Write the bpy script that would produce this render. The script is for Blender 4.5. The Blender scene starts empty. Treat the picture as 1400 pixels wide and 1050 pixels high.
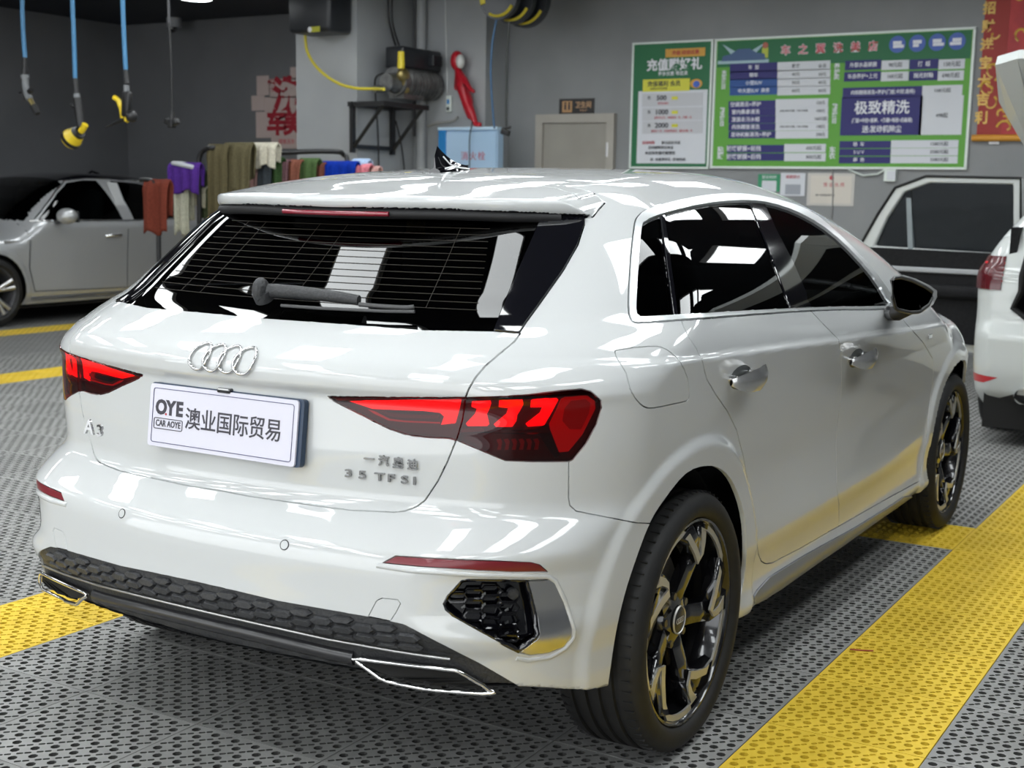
import bpy, bmesh, math, random
import numpy as np
from mathutils import Vector, Matrix
from mathutils.bvhtree import BVHTree

# ------------------------------------------------------------------ camera, world, lights
SC = bpy.context.scene
COL = SC.collection
CP = np.array([-2.1320, -2.0943, 1.3437])
YAW, PITCH, ROLL, FPX, CX, CY = 0.53773, -0.15937, 0.016426, 1811.883, 710.258, 554.329
def _basis():
    f = np.array([math.cos(YAW)*math.cos(PITCH), math.sin(YAW)*math.cos(PITCH), math.sin(PITCH)])
    r = np.cross(f, [0, 0, 1]); r /= np.linalg.norm(r); u = np.cross(r, f)
    return r*math.cos(ROLL)+u*math.sin(ROLL), -r*math.sin(ROLL)+u*math.cos(ROLL), f
RV, UV, FV = _basis()
def ray(x, y):
    d = FV+RV*(x-CX)/FPX-UV*(y-CY)/FPX
    return d/np.linalg.norm(d)
def on_y(x, y, Y): d = ray(x, y); return CP+d*(Y-CP[1])/d[1]
def on_x(x, y, X): d = ray(x, y); return CP+d*(X-CP[0])/d[0]
def on_z(x, y, Z): d = ray(x, y); return CP+d*(Z-CP[2])/d[2]
def pj(P):
    P = np.atleast_2d(np.asarray(P, float)); d = P-CP; z = d@FV
    return np.stack([CX+FPX*(d@RV)/z, CY-FPX*(d@UV)/z], 1)

cam_data = bpy.data.cameras.new('camera')
cam = bpy.data.objects.new('camera', cam_data); COL.objects.link(cam)
cam_data.sensor_width = 36.0
cam_data.lens = FPX/1400*36
cam_data.shift_x = (700-CX)/1400
cam_data.shift_y = (CY-525)/1400
cam_data.clip_end = 100; cam_data.clip_start = 0.05
cam.matrix_world = Matrix(((RV[0], UV[0], -FV[0], CP[0]), (RV[1], UV[1], -FV[1], CP[1]), (RV[2], UV[2], -FV[2], CP[2]), (0, 0, 0, 1)))
SC.camera = cam
# daylight enters through the open front of the wash hall behind the camera; the hall's own LED panels light the rest
world = bpy.data.worlds.new('world'); SC.world = world; world.use_nodes = True
_bg = world.node_tree.nodes['Background']; _bg.inputs[0].default_value = (.86, .94, 1.0, 1); _bg.inputs[1].default_value = 1.0
PANEL_STRENGTH = 8.0
DAY = bpy.data.lights.new('daylight_opening', 'AREA'); DAY.shape = 'RECTANGLE'; DAY.size = 2.9; DAY.size_y = 16.0; DAY.energy = 205; DAY.color = (1.0, 1.0, 1.0)
_o = bpy.data.objects.new('daylight_opening', DAY); COL.objects.link(_o); _o.location = (-6.9, 2.57, 1.6); _o.rotation_euler = (0, math.radians(-90), 0)
SC.view_settings.view_transform = 'Standard'; SC.view_settings.look = 'None'; SC.view_settings.gamma = 1.0; SC.view_settings.use_curve_mapping = False
SC.view_settings.exposure = 0.30
cam_data.dof.use_dof = True; cam_data.dof.focus_distance = 3.4; cam_data.dof.aperture_fstop = 5.6
# ------------------------------------------------------------------ materials
MATS = {}
def mat(name, col=(.5, .5, .5), rough=.5, metal=0., coat=0., emit=None, es=0., spec=.5, alpha=None):
    if name in MATS: return MATS[name]
    m = bpy.data.materials.new(name); m.use_nodes = True
    b = m.node_tree.nodes['Principled BSDF']
    b.inputs['Base Color'].default_value = (*col, 1)
    b.inputs['Roughness'].default_value = rough; b.inputs['Metallic'].default_value = metal
    b.inputs['Coat Weight'].default_value = coat; b.inputs['Coat Roughness'].default_value = .03
    b.inputs['Specular IOR Level'].default_value = spec
    if emit: b.inputs['Emission Color'].default_value = (*emit, 1); b.inputs['Emission Strength'].default_value = es
    MATS[name] = m; return m
def noise_mat(name, c1, c2, scale=8., rough=.6, bump=0., metal=0., rough2=None, detail=4, spec=.5, coat=0.):
    m = mat(name, c1, rough, metal, spec=spec, coat=coat); nt = m.node_tree; b = nt.nodes['Principled BSDF']
    tc = nt.nodes.new('ShaderNodeTexCoord'); n = nt.nodes.new('ShaderNodeTexNoise'); n.inputs['Scale'].default_value = scale; n.inputs['Detail'].default_value = detail
    r = nt.nodes.new('ShaderNodeValToRGB'); r.color_ramp.elements[0].position = .35; r.color_ramp.elements[1].position = .65
    r.color_ramp.elements[0].color = (*c1, 1); r.color_ramp.elements[1].color = (*c2, 1)
    nt.links.new(tc.outputs['Object'], n.inputs['Vector']); nt.links.new(n.outputs['Fac'], r.inputs['Fac']); nt.links.new(r.outputs['Color'], b.inputs['Base Color'])
    if rough2 is not None:
        mr = nt.nodes.new('ShaderNodeMapRange'); mr.inputs[3].default_value = rough; mr.inputs[4].default_value = rough2
        nt.links.new(n.outputs['Fac'], mr.inputs[0]); nt.links.new(mr.outputs[0], b.inputs['Roughness'])
    if bump:
        bp = nt.nodes.new('ShaderNodeBump'); bp.inputs['Strength'].default_value = bump; bp.inputs['Distance'].default_value = .01
        nt.links.new(n.outputs['Fac'], bp.inputs['Height']); nt.links.new(bp.outputs['Normal'], b.inputs['Normal'])
    return m
def glass_mat(name, tint, ior=1.5, rough=.0, refl=1.0):
    if name in MATS: return MATS[name]
    m = bpy.data.materials.new(name); m.use_nodes = True; nt = m.node_tree; nt.nodes.clear()
    o = nt.nodes.new('ShaderNodeOutputMaterial'); mx = nt.nodes.new('ShaderNodeMixShader')
    t = nt.nodes.new('ShaderNodeBsdfTransparent'); t.inputs[0].default_value = (*tint, 1)
    g = nt.nodes.new('ShaderNodeBsdfGlossy'); g.inputs['Roughness'].default_value = rough
    f = nt.nodes.new('ShaderNodeFresnel'); f.inputs['IOR'].default_value = ior
    mu = nt.nodes.new('ShaderNodeMath'); mu.operation = 'MULTIPLY'; mu.inputs[1].default_value = refl
    nt.links.new(f.outputs[0], mu.inputs[0]); nt.links.new(mu.outputs[0], mx.inputs[0])
    nt.links.new(t.outputs[0], mx.inputs[1]); nt.links.new(g.outputs[0], mx.inputs[2]); nt.links.new(mx.outputs[0], o.inputs[0])
    MATS[name] = m; return m
def paint_mat(name, col, back=(.02, .02, .02), rough=.55, coat=1.0, metal=0.):
    m = mat(name, col, rough, metal, coat=coat); nt = m.node_tree; b = nt.nodes['Principled BSDF']
    g = nt.nodes.new('ShaderNodeNewGeometry'); mx = nt.nodes.new('ShaderNodeMix'); mx.data_type = 'RGBA'
    mx.inputs[6].default_value = (*col, 1); mx.inputs[7].default_value = (*back, 1)
    nt.links.new(g.outputs['Backfacing'], mx.inputs[0]); nt.links.new(mx.outputs[2], b.inputs['Base Color'])
    n = nt.nodes.new('ShaderNodeMath'); n.operation = 'SUBTRACT'; n.inputs[0].default_value = coat
    nt.links.new(g.outputs['Backfacing'], n.inputs[1]); nt.links.new(n.outputs[0], b.inputs['Coat Weight'])
    return m
M_PAINT = paint_mat('white_paint', (.56, .575, .575))
for m_ in (M_PAINT,): m_.node_tree.nodes['Principled BSDF'].inputs['Coat IOR'].default_value = 1.62; m_.node_tree.nodes['Principled BSDF'].inputs['Specular IOR Level'].default_value = .25; m_.node_tree.nodes['Principled BSDF'].inputs['Coat Roughness'].default_value = .01
M_TRIM = mat('bright_window_trim', (.74, .76, .77), .30, .85)
M_GAP = mat('gap_black', (.004, .004, .004), .8)
M_CHROME = mat('chrome', (.80, .80, .80), .08, 1.)
M_SATIN = mat('satin_aluminium', (.62, .62, .62), .28, 1.)
M_BLADE = mat('grey_metallic_trim', (.20, .21, .225), .38, .25, coat=.2)
M_BADGE = mat('badge_chrome', (.40, .40, .40), .16, 1.)
M_GLOSSBLK = mat('gloss_black', (.004, .004, .006), .06, 0, coat=1.)
M_BLKPL = noise_mat('textured_black_plastic', (.022, .023, .025), (.034, .035, .037), 160, .48, .25)
M_RUB = noise_mat('tyre_rubber', (.0055, .0055, .006), (.010, .010, .010), 30, .66, .05)
M_GLASS = glass_mat('tinted_side_glass', (.09, .095, .10), 1.5)
M_GLASSR = glass_mat('dark_rear_glass', (.035, .037, .042), 1.5)
M_CLEAR = glass_mat('clear_glass', (.55, .60, .60), 1.45)
M_CABIN = noise_mat('cabin_black_trim', (.007, .007, .008), (.011, .011, .012), 60, .75, spec=.2)
# ------------------------------------------------------------------ object helpers
def link(o, parent=None):
    COL.objects.link(o)
    if parent is not None: o.parent = parent
    return o
def empty(name, loc=(0, 0, 0), rz=0., label=None, cat=None, group=None, parent=None):
    o = bpy.data.objects.new(name, None); o.location = loc; o.rotation_euler = (0, 0, rz); link(o, parent)
    return tag(o, label, cat, group)
def tag(o, label=None, cat=None, group=None, kind=None):
    if label: o['label'] = label
    if cat: o['category'] = cat
    if group: o['group'] = group
    if kind: o['kind'] = kind
    return o
def mesh_obj(name, V, F, m, parent=None, smooth=False, normals=None, mats=None, fm=None):
    me = bpy.data.meshes.new(name)
    V = np.asarray(V, float).tolist(); F = [list(map(int, f)) for f in F]
    me.from_pydata(V, [], F); me.update()
    if mats:
        for q in mats: me.materials.append(q)
        if fm is not None: me.polygons.foreach_set('material_index', list(map(int, fm)))
    elif m: me.materials.append(m)
    if smooth: me.polygons.foreach_set('use_smooth', [True]*len(me.polygons))
    if normals is not None: me.normals_split_custom_set_from_vertices(np.asarray(normals, float).tolist())
    o = bpy.data.objects.new(name, me); return link(o, parent)
class MB:
    """collects simple shapes; build() links them as one mesh object"""
    def __init__(s): s.b = bmesh.new()
    def box(s, c, d, rot=None, bev=0.):
        vs = bmesh.ops.create_cube(s.b, size=1)['verts']
        M = Matrix.Translation(Vector(c)) @ (rot.to_4x4() if rot is not None else Matrix.Identity(4)) @ Matrix.Diagonal((*d, 1))
        bmesh.ops.transform(s.b, matrix=M, verts=vs)
        if bev:
            es = list({e for v in vs for e in v.link_edges})
            bmesh.ops.bevel(s.b, geom=es, offset=bev, segments=2, affect='EDGES', profile=.5)
        return s
    def cyl(s, p0, p1, r0, r1=None, n=16, caps=True):
        p0, p1 = Vector(p0), Vector(p1); r1 = r0 if r1 is None else r1
        d = p1-p0; q = d.to_track_quat('Z', 'Y')
        vs = bmesh.ops.create_cone(s.b, cap_ends=caps, segments=n, radius1=max(r0, 1e-5), radius2=max(r1, 1e-5), depth=d.length)['verts']
        bmesh.ops.transform(s.b, matrix=Matrix.Translation((p0+p1)/2) @ q.to_matrix().to_4x4(), verts=vs); return s
    def sph(s, c, r, n=12, sc=(1, 1, 1)):
        vs = bmesh.ops.create_uvsphere(s.b, u_segments=n*2, v_segments=n, radius=1)['verts']
        bmesh.ops.transform(s.b, matrix=Matrix.Translation(Vector(c)) @ Matrix.Diagonal((r*sc[0], r*sc[1], r*sc[2], 1)), verts=vs); return s
    def tube(s, pts, r, n=8, closed=False, flat=None):
        pts = [Vector(p) for p in pts]; N = len(pts); rings = []
        up = None
        for i, p in enumerate(pts):
            a = pts[i-1] if (i or closed) else p; b = pts[(i+1) % N] if (i < N-1 or closed) else p
            t = (b-a).normalized()
            if up is None: up = Vector((0, 0, 1)) if abs(t.z) < .9 else Vector((1, 0, 0))
            x = t.cross(up)
            if x.length < 1e-4: x = t.cross(Vector((1, 0, 0)))
            x.normalize(); y = x.cross(t).normalized()
            if flat is None: up = y
            rr = r(i/(N-1)) if callable(r) else r
            rings.append([s.b.verts.new(p+x*rr*math.cos(2*math.pi*k/n)+y*(rr*(flat or 1))*math.sin(2*math.pi*k/n)) for k in range(n)])
        for i in range(N if closed else N-1):
            A, B = rings[i], rings[(i+1) % N]
            for k in range(n): s.b.faces.new((A[k], A[(k+1) % n], B[(k+1) % n], B[k]))
        if not closed:
            s.b.faces.new(rings[0][::-1]); s.b.faces.new(rings[-1])
        return s
    def lathe(s, prof, c=(0, 0, 0), axis='Y', n=48):
        rings = []
        for (r, h) in prof:
            ring = []
            for k in range(n):
                a = 2*math.pi*k/n; u, v = r*math.cos(a), r*math.sin(a)
                P = {'Y': (u, h, v), 'Z': (u, v, h), 'X': (h, u, v)}[axis]
                ring.append(s.b.verts.new(Vector(c)+Vector(P)))
            rings.append(ring)
        for A, B in zip(rings[:-1], rings[1:]):
            for k in range(n): s.b.faces.new((A[k], A[(k+1) % n], B[(k+1) % n], B[k]))
        return s
    def prism(s, pts, d, bev=0.):
        """polygon pts (3D, planar) extruded by vector d"""
        vs = [s.b.verts.new(Vector(p)) for p in pts]; f = s.b.faces.new(vs)
        r = bmesh.ops.extrude_face_region(s.b, geom=[f])['geom']
        bmesh.ops.translate(s.b, vec=Vector(d), verts=[g for g in r if isinstance(g, bmesh.types.BMVert)])
        return s
    def build(s, name, m, parent=None, smooth=None, loc=None):
        bmesh.ops.recalc_face_normals(s.b, faces=s.b.faces[:])
        me = bpy.data.meshes.new(name); s.b.to_mesh(me); s.b.free()
        if m is not None: me.materials.append(m)
        if smooth is not None:
            me.polygons.foreach_set('use_smooth', [True]*len(me.polygons)); me.set_sharp_from_angle(angle=math.radians(smooth))
        o = bpy.data.objects.new(name, me)
        if loc is not None: o.location = loc
        return link(o, parent)
def text(name, body, m, M4, size=.1, ext=.001, parent=None, off=0., align='CENTER', sx=1., space=1., line=1.):
    c = bpy.data.curves.new(name, 'FONT'); c.body = body; c.size = size; c.extrude = ext; c.offset = off
    c.align_x = align; c.align_y = 'CENTER'; c.space_character = space; c.resolution_u = 3
    c.materials.append(m); c.space_line = line
    tmp = bpy.data.objects.new(name, c); me = bpy.data.meshes.new_from_object(tmp); bpy.data.objects.remove(tmp)
    o = bpy.data.objects.new(name, me); link(o, parent)
    o.matrix_world = M4 @ Matrix.Diagonal((sx, 1, 1, 1))
    return o
def copy_tree(o, parent=None):
    c = o.copy(); COL.objects.link(c)
    if parent is not None: c.parent = parent
    for ch in list(o.children): copy_tree(ch, c)
    return c
# ------------------------------------------------------------------ the white hatchback's body as one smooth implicit surface
def PF(xs, ys):                       # smooth piecewise cubic through knots (monotone slopes)
    xs = np.array(xs, float); ys = np.array(ys, float)
    h = np.diff(xs); d = np.diff(ys)/h
    m = np.zeros(len(xs)); m[0] = d[0]; m[-1] = d[-1]
    for i in range(1, len(xs)-1):
        m[i] = 0 if d[i-1]*d[i] <= 0 else (h[i-1]+h[i])*3/((2*h[i]+h[i-1])/d[i-1]+(h[i]+2*h[i-1])/d[i])
    def f(x):
        x = np.clip(x, xs[0], xs[-1]); i = np.clip(np.searchsorted(xs, x)-1, 0, len(xs)-2)
        t = (x-xs[i])/h[i]; t2 = t*t; t3 = t2*t
        return (2*t3-3*t2+1)*ys[i]+(t3-2*t2+t)*h[i]*m[i]+(-2*t3+3*t2)*ys[i+1]+(t3-t2)*h[i]*m[i+1]
    return f
def sstep(t): t = np.clip(t, 0, 1); return t*t*(3-2*t)
RW, FW = 0.725, 3.362                 # axle positions
f_zs = PF([-.3, .27, .6, 1.73, 2.48, 3.25, 4.2], [.99, .984, .973, .925, .892, .862, .80])
f_zb = PF([-.3, .4, .67, 1.6, 2.4, 3.3, 4.3], [1.085, 1.080, 1.070, 1.027, .986, .965, .90])
f_plan = PF([-.1, .2, .5, .8, 1.2, 3.2, 3.7, 4.1, 4.4], [.865, .925, .982, 1.0, 1.0, 1.0, .988, .90, .72])
f_low = PF([.15, .22, .30, .36, .43, .50, .60, .70, .80], [.80, .846, .860, .862, .872, .875, .876, .884, .8945])
f_xc = PF([.15, .20, .25, .30, .34, .38, .41, .44, .50, .56, .595, .62, .645, .668, .70, .76, .84, .90, .925, .945, .97, 1.0, 1.03, 1.06, 1.12, 1.32, 1.45],
          [.22, .12, .03, .005, -.004, -.012, -.030, -.040, -.036, -.032, -.022, .002, .03, .056, .066, .066, .072, .076, .062, .062, .076, .116, .176, .245, .328, .575, .74])
f_c2 = PF([.2, .34, .6, .68, .9, 1.04, 1.3], [.20, .20, .21, .27, .255, .27, .26])
f_rr = PF([.2, .36, .42, .48, .54, .60, .7, .9, 1.0, 1.1, 1.4], [.17, .18, .19, .25, .25, .20, .21, .21, .32, .33, .28])
f_H = PF([.3, .45, .60, .75, .95, 1.3, 1.7, 2.05, 2.3, 2.5, 2.8, 3.1, 3.3, 3.45, 3.7, 4.0, 4.2, 4.35],
         [1.295, 1.327, 1.351, 1.374, 1.397, 1.417, 1.424, 1.413, 1.382, 1.33, 1.205, 1.065, .98, .95, .93, .88, .80, .62])
f_zbot = PF([-.1, .12, .33, .6, .9, 4.3], [.325, .32, .275, .245, .238, .22])
def Wf(x, z):
    zs = f_zs(x); zb = f_zb(x); s = .9085
    lo = f_low(np.minimum(z, .8))
    a = (z-.80)/(zs-.80)
    lo = np.where(z > .80, .8945+(s-.8945)*np.clip(a, 0, 1), lo)
    b = np.clip((z-zs)/(zb-zs), 0, None)
    mid = s-.010*np.clip(b/.12, 0, 1)-(.040)*b**1.5       # a crisp fold at the shoulder
    dz = np.maximum(z-zb, 0)
    up = s-.050-(.46*dz+1.15*dz*dz)
    w = np.where(z < zs, lo, np.where(z < zb, mid, up))*f_plan(x)
    for cx in (RW, FW):                                        # lips round the wheel arches
        d = np.hypot(x-cx, (z-.335))
        w = w+.013*sstep((.455-d)/.035)*sstep((z-.15)/.1)
    # hollow and swelling low on the doors
    q = np.exp(-((x-1.9)/.75)**4)
    w = w-.006*q*np.exp(-((z-.60)/.10)**2)+.010*q*np.exp(-((z-.42)/.06)**2)
    w = w+.016*sstep((x-1.0)/.12)*sstep((3.12-x)/.12)*np.exp(-((z-.255)/.035)**2)
    return w
def Rf(y, z): y = np.abs(y); return f_xc(z)+f_c2(z)*y*y
def Hf(x, y): return f_H(x)-.05*y*y-.19*y**4
def F_body(x, y, z):
    ay = np.abs(y)
    a = Wf(x, z)-ay; b = x-Rf(y, z); c = Hf(x, y)-z; e = 4.16-.45*ay**2-.25*np.abs(z-.5)**2-x; g = z-f_zbot(x)
    r = f_rr(z)
    rc = .07+.03*sstep((x-.5)/.5)
    ua = np.maximum(1-a/r, 0); ub = np.maximum(1-b/r, 0); 
    # roof rounding needs its own radius against the side
    s1 = 1-np.sqrt(ua*ua+ub*ub+np.maximum(1-e/.35, 0)**2)
    s1 = s1*r
    u1 = np.maximum(1-s1/rc, 0); u2 = np.maximum(1-c/rc, 0)
    s2 = (1-np.sqrt(u1*u1+u2*u2))*rc
    return np.minimum(s2, g)
def F_spoiler(x, y, z):
    ay = np.abs(y)
    top = Hf(x, y)-z
    xe = .450+.50*ay**2+1.5*np.maximum(ay-.40, 0)**2
    back = x-xe-.25*(1.33-z)
    th = .030+.28*np.maximum(x-xe, 0)
    low = z-(Hf(x, y)-th)
    side = .60-ay
    front = .80-x
    rr = .014
    u = [np.maximum(1-q/rr, 0) for q in (top, back, low)]
    s = (1-np.sqrt(u[0]**2+u[1]**2+u[2]**2))*rr
    rc = .07
    u1 = np.maximum(1-s/rc, 0)*0+np.maximum(1-top/rc, 0); u2 = np.maximum(1-side/rc, 0)
    s2 = (1-np.sqrt(u1*u1+u2*u2))*rc
    return np.minimum(np.minimum(s, s2), front)
def F_all(x, y, z): return np.maximum(F_body(x, y, z), F_spoiler(x, y, z))

def surface_nets(F, xs, ys, zs):
    X, Y, Z = np.meshgrid(xs, ys, zs, indexing='ij')
    # narrow band: a coarse pass first, the fine one only near the surface
    st = 4; n3 = X.shape
    ci = [np.minimum(np.arange(0, k+st, st), k-1) for k in n3]
    vc = F(X[np.ix_(*ci)], Y[np.ix_(*ci)], Z[np.ix_(*ci)])
    near = [np.minimum((np.arange(k)+st//2)//st, len(c)-1) for k, c in zip(n3, ci)]
    v = vc[np.ix_(*near)]
    m = np.abs(v) < .055
    v = v.copy(); v[m] = F(X[m], Y[m], Z[m])
    inside = v > 0
    nx, ny, nz = v.shape
    c = inside[:-1, :-1, :-1].astype(np.int8)
    for i in (0, 1):
        for j in (0, 1):
            for k in (0, 1):
                if i+j+k: c = c+inside[i:nx-1+i, j:ny-1+j, k:nz-1+k]
    act = (c > 0) & (c < 8)
    idx = -np.ones(act.shape, int); n = act.sum(); idx[act] = np.arange(n)
    ii, jj, kk = np.nonzero(act)
    acc = np.zeros((n, 3)); cnt = np.zeros(n)
    G = np.stack([X, Y, Z], -1)
    cor = [(i, j, k) for i in (0, 1) for j in (0, 1) for k in (0, 1)]
    for p in range(8):
        for q in range(p+1, 8):
            if sum(abs(cor[p][t]-cor[q][t]) for t in range(3)) != 1: continue
            a = tuple(np.array([ii, jj, kk])+np.array(cor[p])[:, None]); b = tuple(np.array([ii, jj, kk])+np.array(cor[q])[:, None])
            va, vb = v[a], v[b]; m = (va > 0) != (vb > 0)
            t = np.where(m, va/np.where(m, va-vb, 1), 0)[:, None]
            acc += np.where(m[:, None], G[a]+(G[b]-G[a])*t, 0); cnt += m
    V = acc/cnt[:, None]
    quads = []
    for ax in range(3):
        sl0 = [slice(1, -1)]*3; sl1 = [slice(1, -1)]*3
        sl0[ax] = slice(0, -1); sl1[ax] = slice(1, None)
        A, B = inside[tuple(sl0)], inside[tuple(sl1)]
        m = A != B
        e = np.array(np.nonzero(m)).T
        off = np.ones(3, int); off[ax] = 0; e = e+off
        flip = A[m]
        o1 = np.zeros(3, int); o2 = np.zeros(3, int); o1[(ax+1) % 3] = 1; o2[(ax+2) % 3] = 1
        q = np.stack([idx[tuple((e-o1-o2).T)], idx[tuple((e-o2).T)], idx[tuple(e.T)], idx[tuple((e-o1).T)]], 1)
        q[~flip] = q[~flip][:, ::-1]
        quads.append(q)
    Q = np.concatenate(quads)
    return V, Q
def grad(F, V, h=1.5e-3):
    g = np.zeros_like(V)
    for i in range(3):
        d = np.zeros(3); d[i] = h
        g[:, i] = (F(*(V+d).T)-F(*(V-d).T))/(2*h)
    return g
def project(F, V, it=4):
    for _ in range(it):
        f = F(*V.T); g = grad(F, V); n2 = np.maximum((g*g).sum(1), .05)
        st = (f/n2)[:, None]*g
        l = np.linalg.norm(st, axis=1, keepdims=True); st *= np.minimum(1, .008/np.maximum(l, 1e-9))
        V = V-st
    return V
_xs = np.concatenate([np.arange(-.10, .42, .008), np.arange(.42, .80, .0055), np.arange(.80, .9, .008), np.arange(.9, 4.30, .014)])
_ys = np.arange(-.95, .017, .008)
_zs = np.concatenate([np.arange(.17, 1.25, .008), np.arange(1.25, 1.37, .005), np.arange(1.37, 1.46, .008)])
BV, BQ = surface_nets(F_all, _xs, _ys, _zs)
BV = project(F_all, BV)
BN = -grad(F_all, BV, 5e-3); BN /= np.maximum(np.linalg.norm(BN, axis=1, keepdims=True), 1e-9)
# ------------------------------------------------------------------ cutting the body into panels
def tri_of(Q): return np.concatenate([Q[:, [0, 1, 2]], Q[:, [0, 2, 3]]])
class Cutter:
    def __init__(s, V, N, T):
        s.V, s.N, s.T = V, N, T; s.S = pj(V)
    def facing(s, T=None):
        T = s.T if T is None else T
        a, b, c = s.V[T[:, 0]], s.V[T[:, 1]], s.V[T[:, 2]]
        n = np.cross(b-a, c-a); return ((CP-a)*n).sum(1) > 0
    def add(s, P, N):
        s.V = np.vstack([s.V, P]); s.N = np.vstack([s.N, N]); s.S = np.vstack([s.S, pj(P)])
    def split(s, d, t=None, L=None, only_facing=True):
        T = s.T; D = d[T]
        mix = (D.min(1) < 0) & (D.max(1) > 0)
        if t is not None:
            tt = t[T]; mix &= (tt.max(1) > -1) & (tt.min(1) < L+1)
        ci = np.nonzero(mix)[0]
        if not len(ci): return
        if only_facing: ci = ci[s.facing(T[ci])]
        if not len(ci): return
        E = np.concatenate([T[ci][:, [0, 1]], T[ci][:, [1, 2]], T[ci][:, [2, 0]]]); E.sort(1); E = np.unique(E, axis=0)
        da, db = d[E[:, 0]], d[E[:, 1]]; m = da*db < 0; E = E[m]; da, db = da[m], db[m]
        w = da/(da-db)
        if t is not None:
            tc = t[E[:, 0]]+(t[E[:, 1]]-t[E[:, 0]])*w; m = (tc > -1e-3) & (tc < L+1e-3); E, w = E[m], w[m]
        if not len(E): return
        P = s.V[E[:, 0]]*(1-w[:, None])+s.V[E[:, 1]]*w[:, None]
        n = s.N[E[:, 0]]*(1-w[:, None])+s.N[E[:, 1]]*w[:, None]; n /= np.linalg.norm(n, axis=1, keepdims=True)
        base = len(s.V); s.add(P, n)
        mp = {(int(a), int(b)): base+i for i, (a, b) in enumerate(E)}
        mark = np.zeros(len(s.V), bool); mark[E.ravel()] = True
        cand = np.nonzero(mark[T].sum(1) >= 2)[0]
        keep = np.ones(len(T), bool); new = []
        for i in cand:
            a, b, c = map(int, T[i]); k = [mp.get((min(p, q), max(p, q))) for p, q in ((a, b), (b, c), (c, a))]
            cnt = sum(x is not None for x in k)
            if not cnt: continue
            keep[i] = False; v = [a, b, c]
            if cnt == 1:
                j = next(j for j in range(3) if k[j] is not None)
                p, q, r = v[j], v[(j+1) % 3], v[(j+2) % 3]; new += [(p, k[j], r), (k[j], q, r)]
            elif cnt == 2:
                j = next(j for j in range(3) if k[j] is None)      # uncut edge p-q, apex r
                p, q, r = v[j], v[(j+1) % 3], v[(j+2) % 3]; kq, kr = k[(j+1) % 3], k[(j+2) % 3]
                new += [(p, q, kq), (p, kq, kr), (kr, kq, r)]
            else:
                x, y, z = k; new += [(a, x, z), (x, b, y), (z, y, c), (x, y, z)]
        s.T = np.vstack([T[keep], np.array(new, int)])
    def insert(s, p):
        A, B, C = s.S[s.T[:, 0]], s.S[s.T[:, 1]], s.S[s.T[:, 2]]
        near = (np.minimum(np.minimum(A, B), C) <= p).all(1) & (np.maximum(np.maximum(A, B), C) >= p).all(1)
        for i in np.nonzero(near)[0]:
            if not s.facing(s.T[i:i+1])[0]: continue
            a, b, c = s.S[s.T[i]]; M = np.array([[b[0]-a[0], c[0]-a[0]], [b[1]-a[1], c[1]-a[1]]])
            if abs(np.linalg.det(M)) < 1e-9: continue
            u, v = np.linalg.solve(M, np.array(p)-a)
            if u < 0 or v < 0 or u+v > 1: continue
            if min(np.linalg.norm(s.S[s.T[i]]-p, axis=1)) < .35: return
            w = np.array([1-u-v, u, v])
            if w.min() < .02: return
            n = w @ s.N[s.T[i]]; k = len(s.V); t3 = s.T[i].copy()
            s.add((w @ s.V[t3])[None], (n/np.linalg.norm(n))[None])
            s.T = np.vstack([np.delete(s.T, i, 0), [[t3[0], t3[1], k], [t3[1], t3[2], k], [t3[2], t3[0], k]]]); return
    def cut_poly(s, pts, closed=True):
        pts = [np.array(p, float) for p in pts]; n = len(pts)
        lo = np.min(pts, 0)-25; hi = np.max(pts, 0)+25
        X = s.S[s.T]; m = (X.max(1) >= lo).all(1) & (X.min(1) <= hi).all(1)
        T0 = s.T; rest = T0[~m]; s.T = T0[m]; s.T = s.T[np.argsort(~s.facing())]; f = s.facing(); back = s.T[~f]; s.T = s.T[f]
        # triangles turned away only matter beside a facing one
        vm = np.zeros(len(s.V), bool); vm[s.T.ravel()] = True
        bm_ = vm[back].sum(1) >= 2; rest = np.vstack([rest, back[~bm_]]); s.T = np.vstack([s.T, back[bm_]])
        for p in pts: s.insert(p)
        for i in range(n if closed else n-1):
            A, B = pts[i], pts[(i+1) % n]; L = np.linalg.norm(B-A)
            if L < .2: continue
            u = (B-A)/L; q = s.S-A; t = q@u; d = q[:, 1]*u[0]-q[:, 0]*u[1]
            d = np.where((np.abs(d) < .22), 0, d)
            s.split(d, t, L)
        s.T = np.vstack([rest, s.T])
def inside(P, poly):
    poly = np.array(poly, float); x, y = P[:, 0], P[:, 1]; r = np.zeros(len(P), bool); j = len(poly)-1
    for i in range(len(poly)):
        xi, yi = poly[i]; xj, yj = poly[j]
        if yi != yj:
            m = ((yi > y) != (yj > y)) & (x < (xj-xi)*(y-yi)/(yj-yi)+xi); r ^= m
        j = i
    return r
def smooth_poly(pts, n=4, closed=True):
    """Catmull-Rom through the points"""
    P = [np.array(p, float) for p in pts]; N = len(P); out = []
    for i in range(N if closed else N-1):
        p0, p1, p2, p3 = (P[(i-1) % N] if closed or i else P[i]), P[i], P[(i+1) % N], (P[(i+2) % N] if closed or i+2 < N else P[(i+1) % N])
        for k in range(n):
            t = k/n; out.append(.5*((2*p1)+(-p0+p2)*t+(2*p0-5*p1+4*p2-p3)*t*t+(-p0+3*p1-3*p2+p3)*t**3))
    if not closed: out.append(P[-1])
    return out

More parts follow.
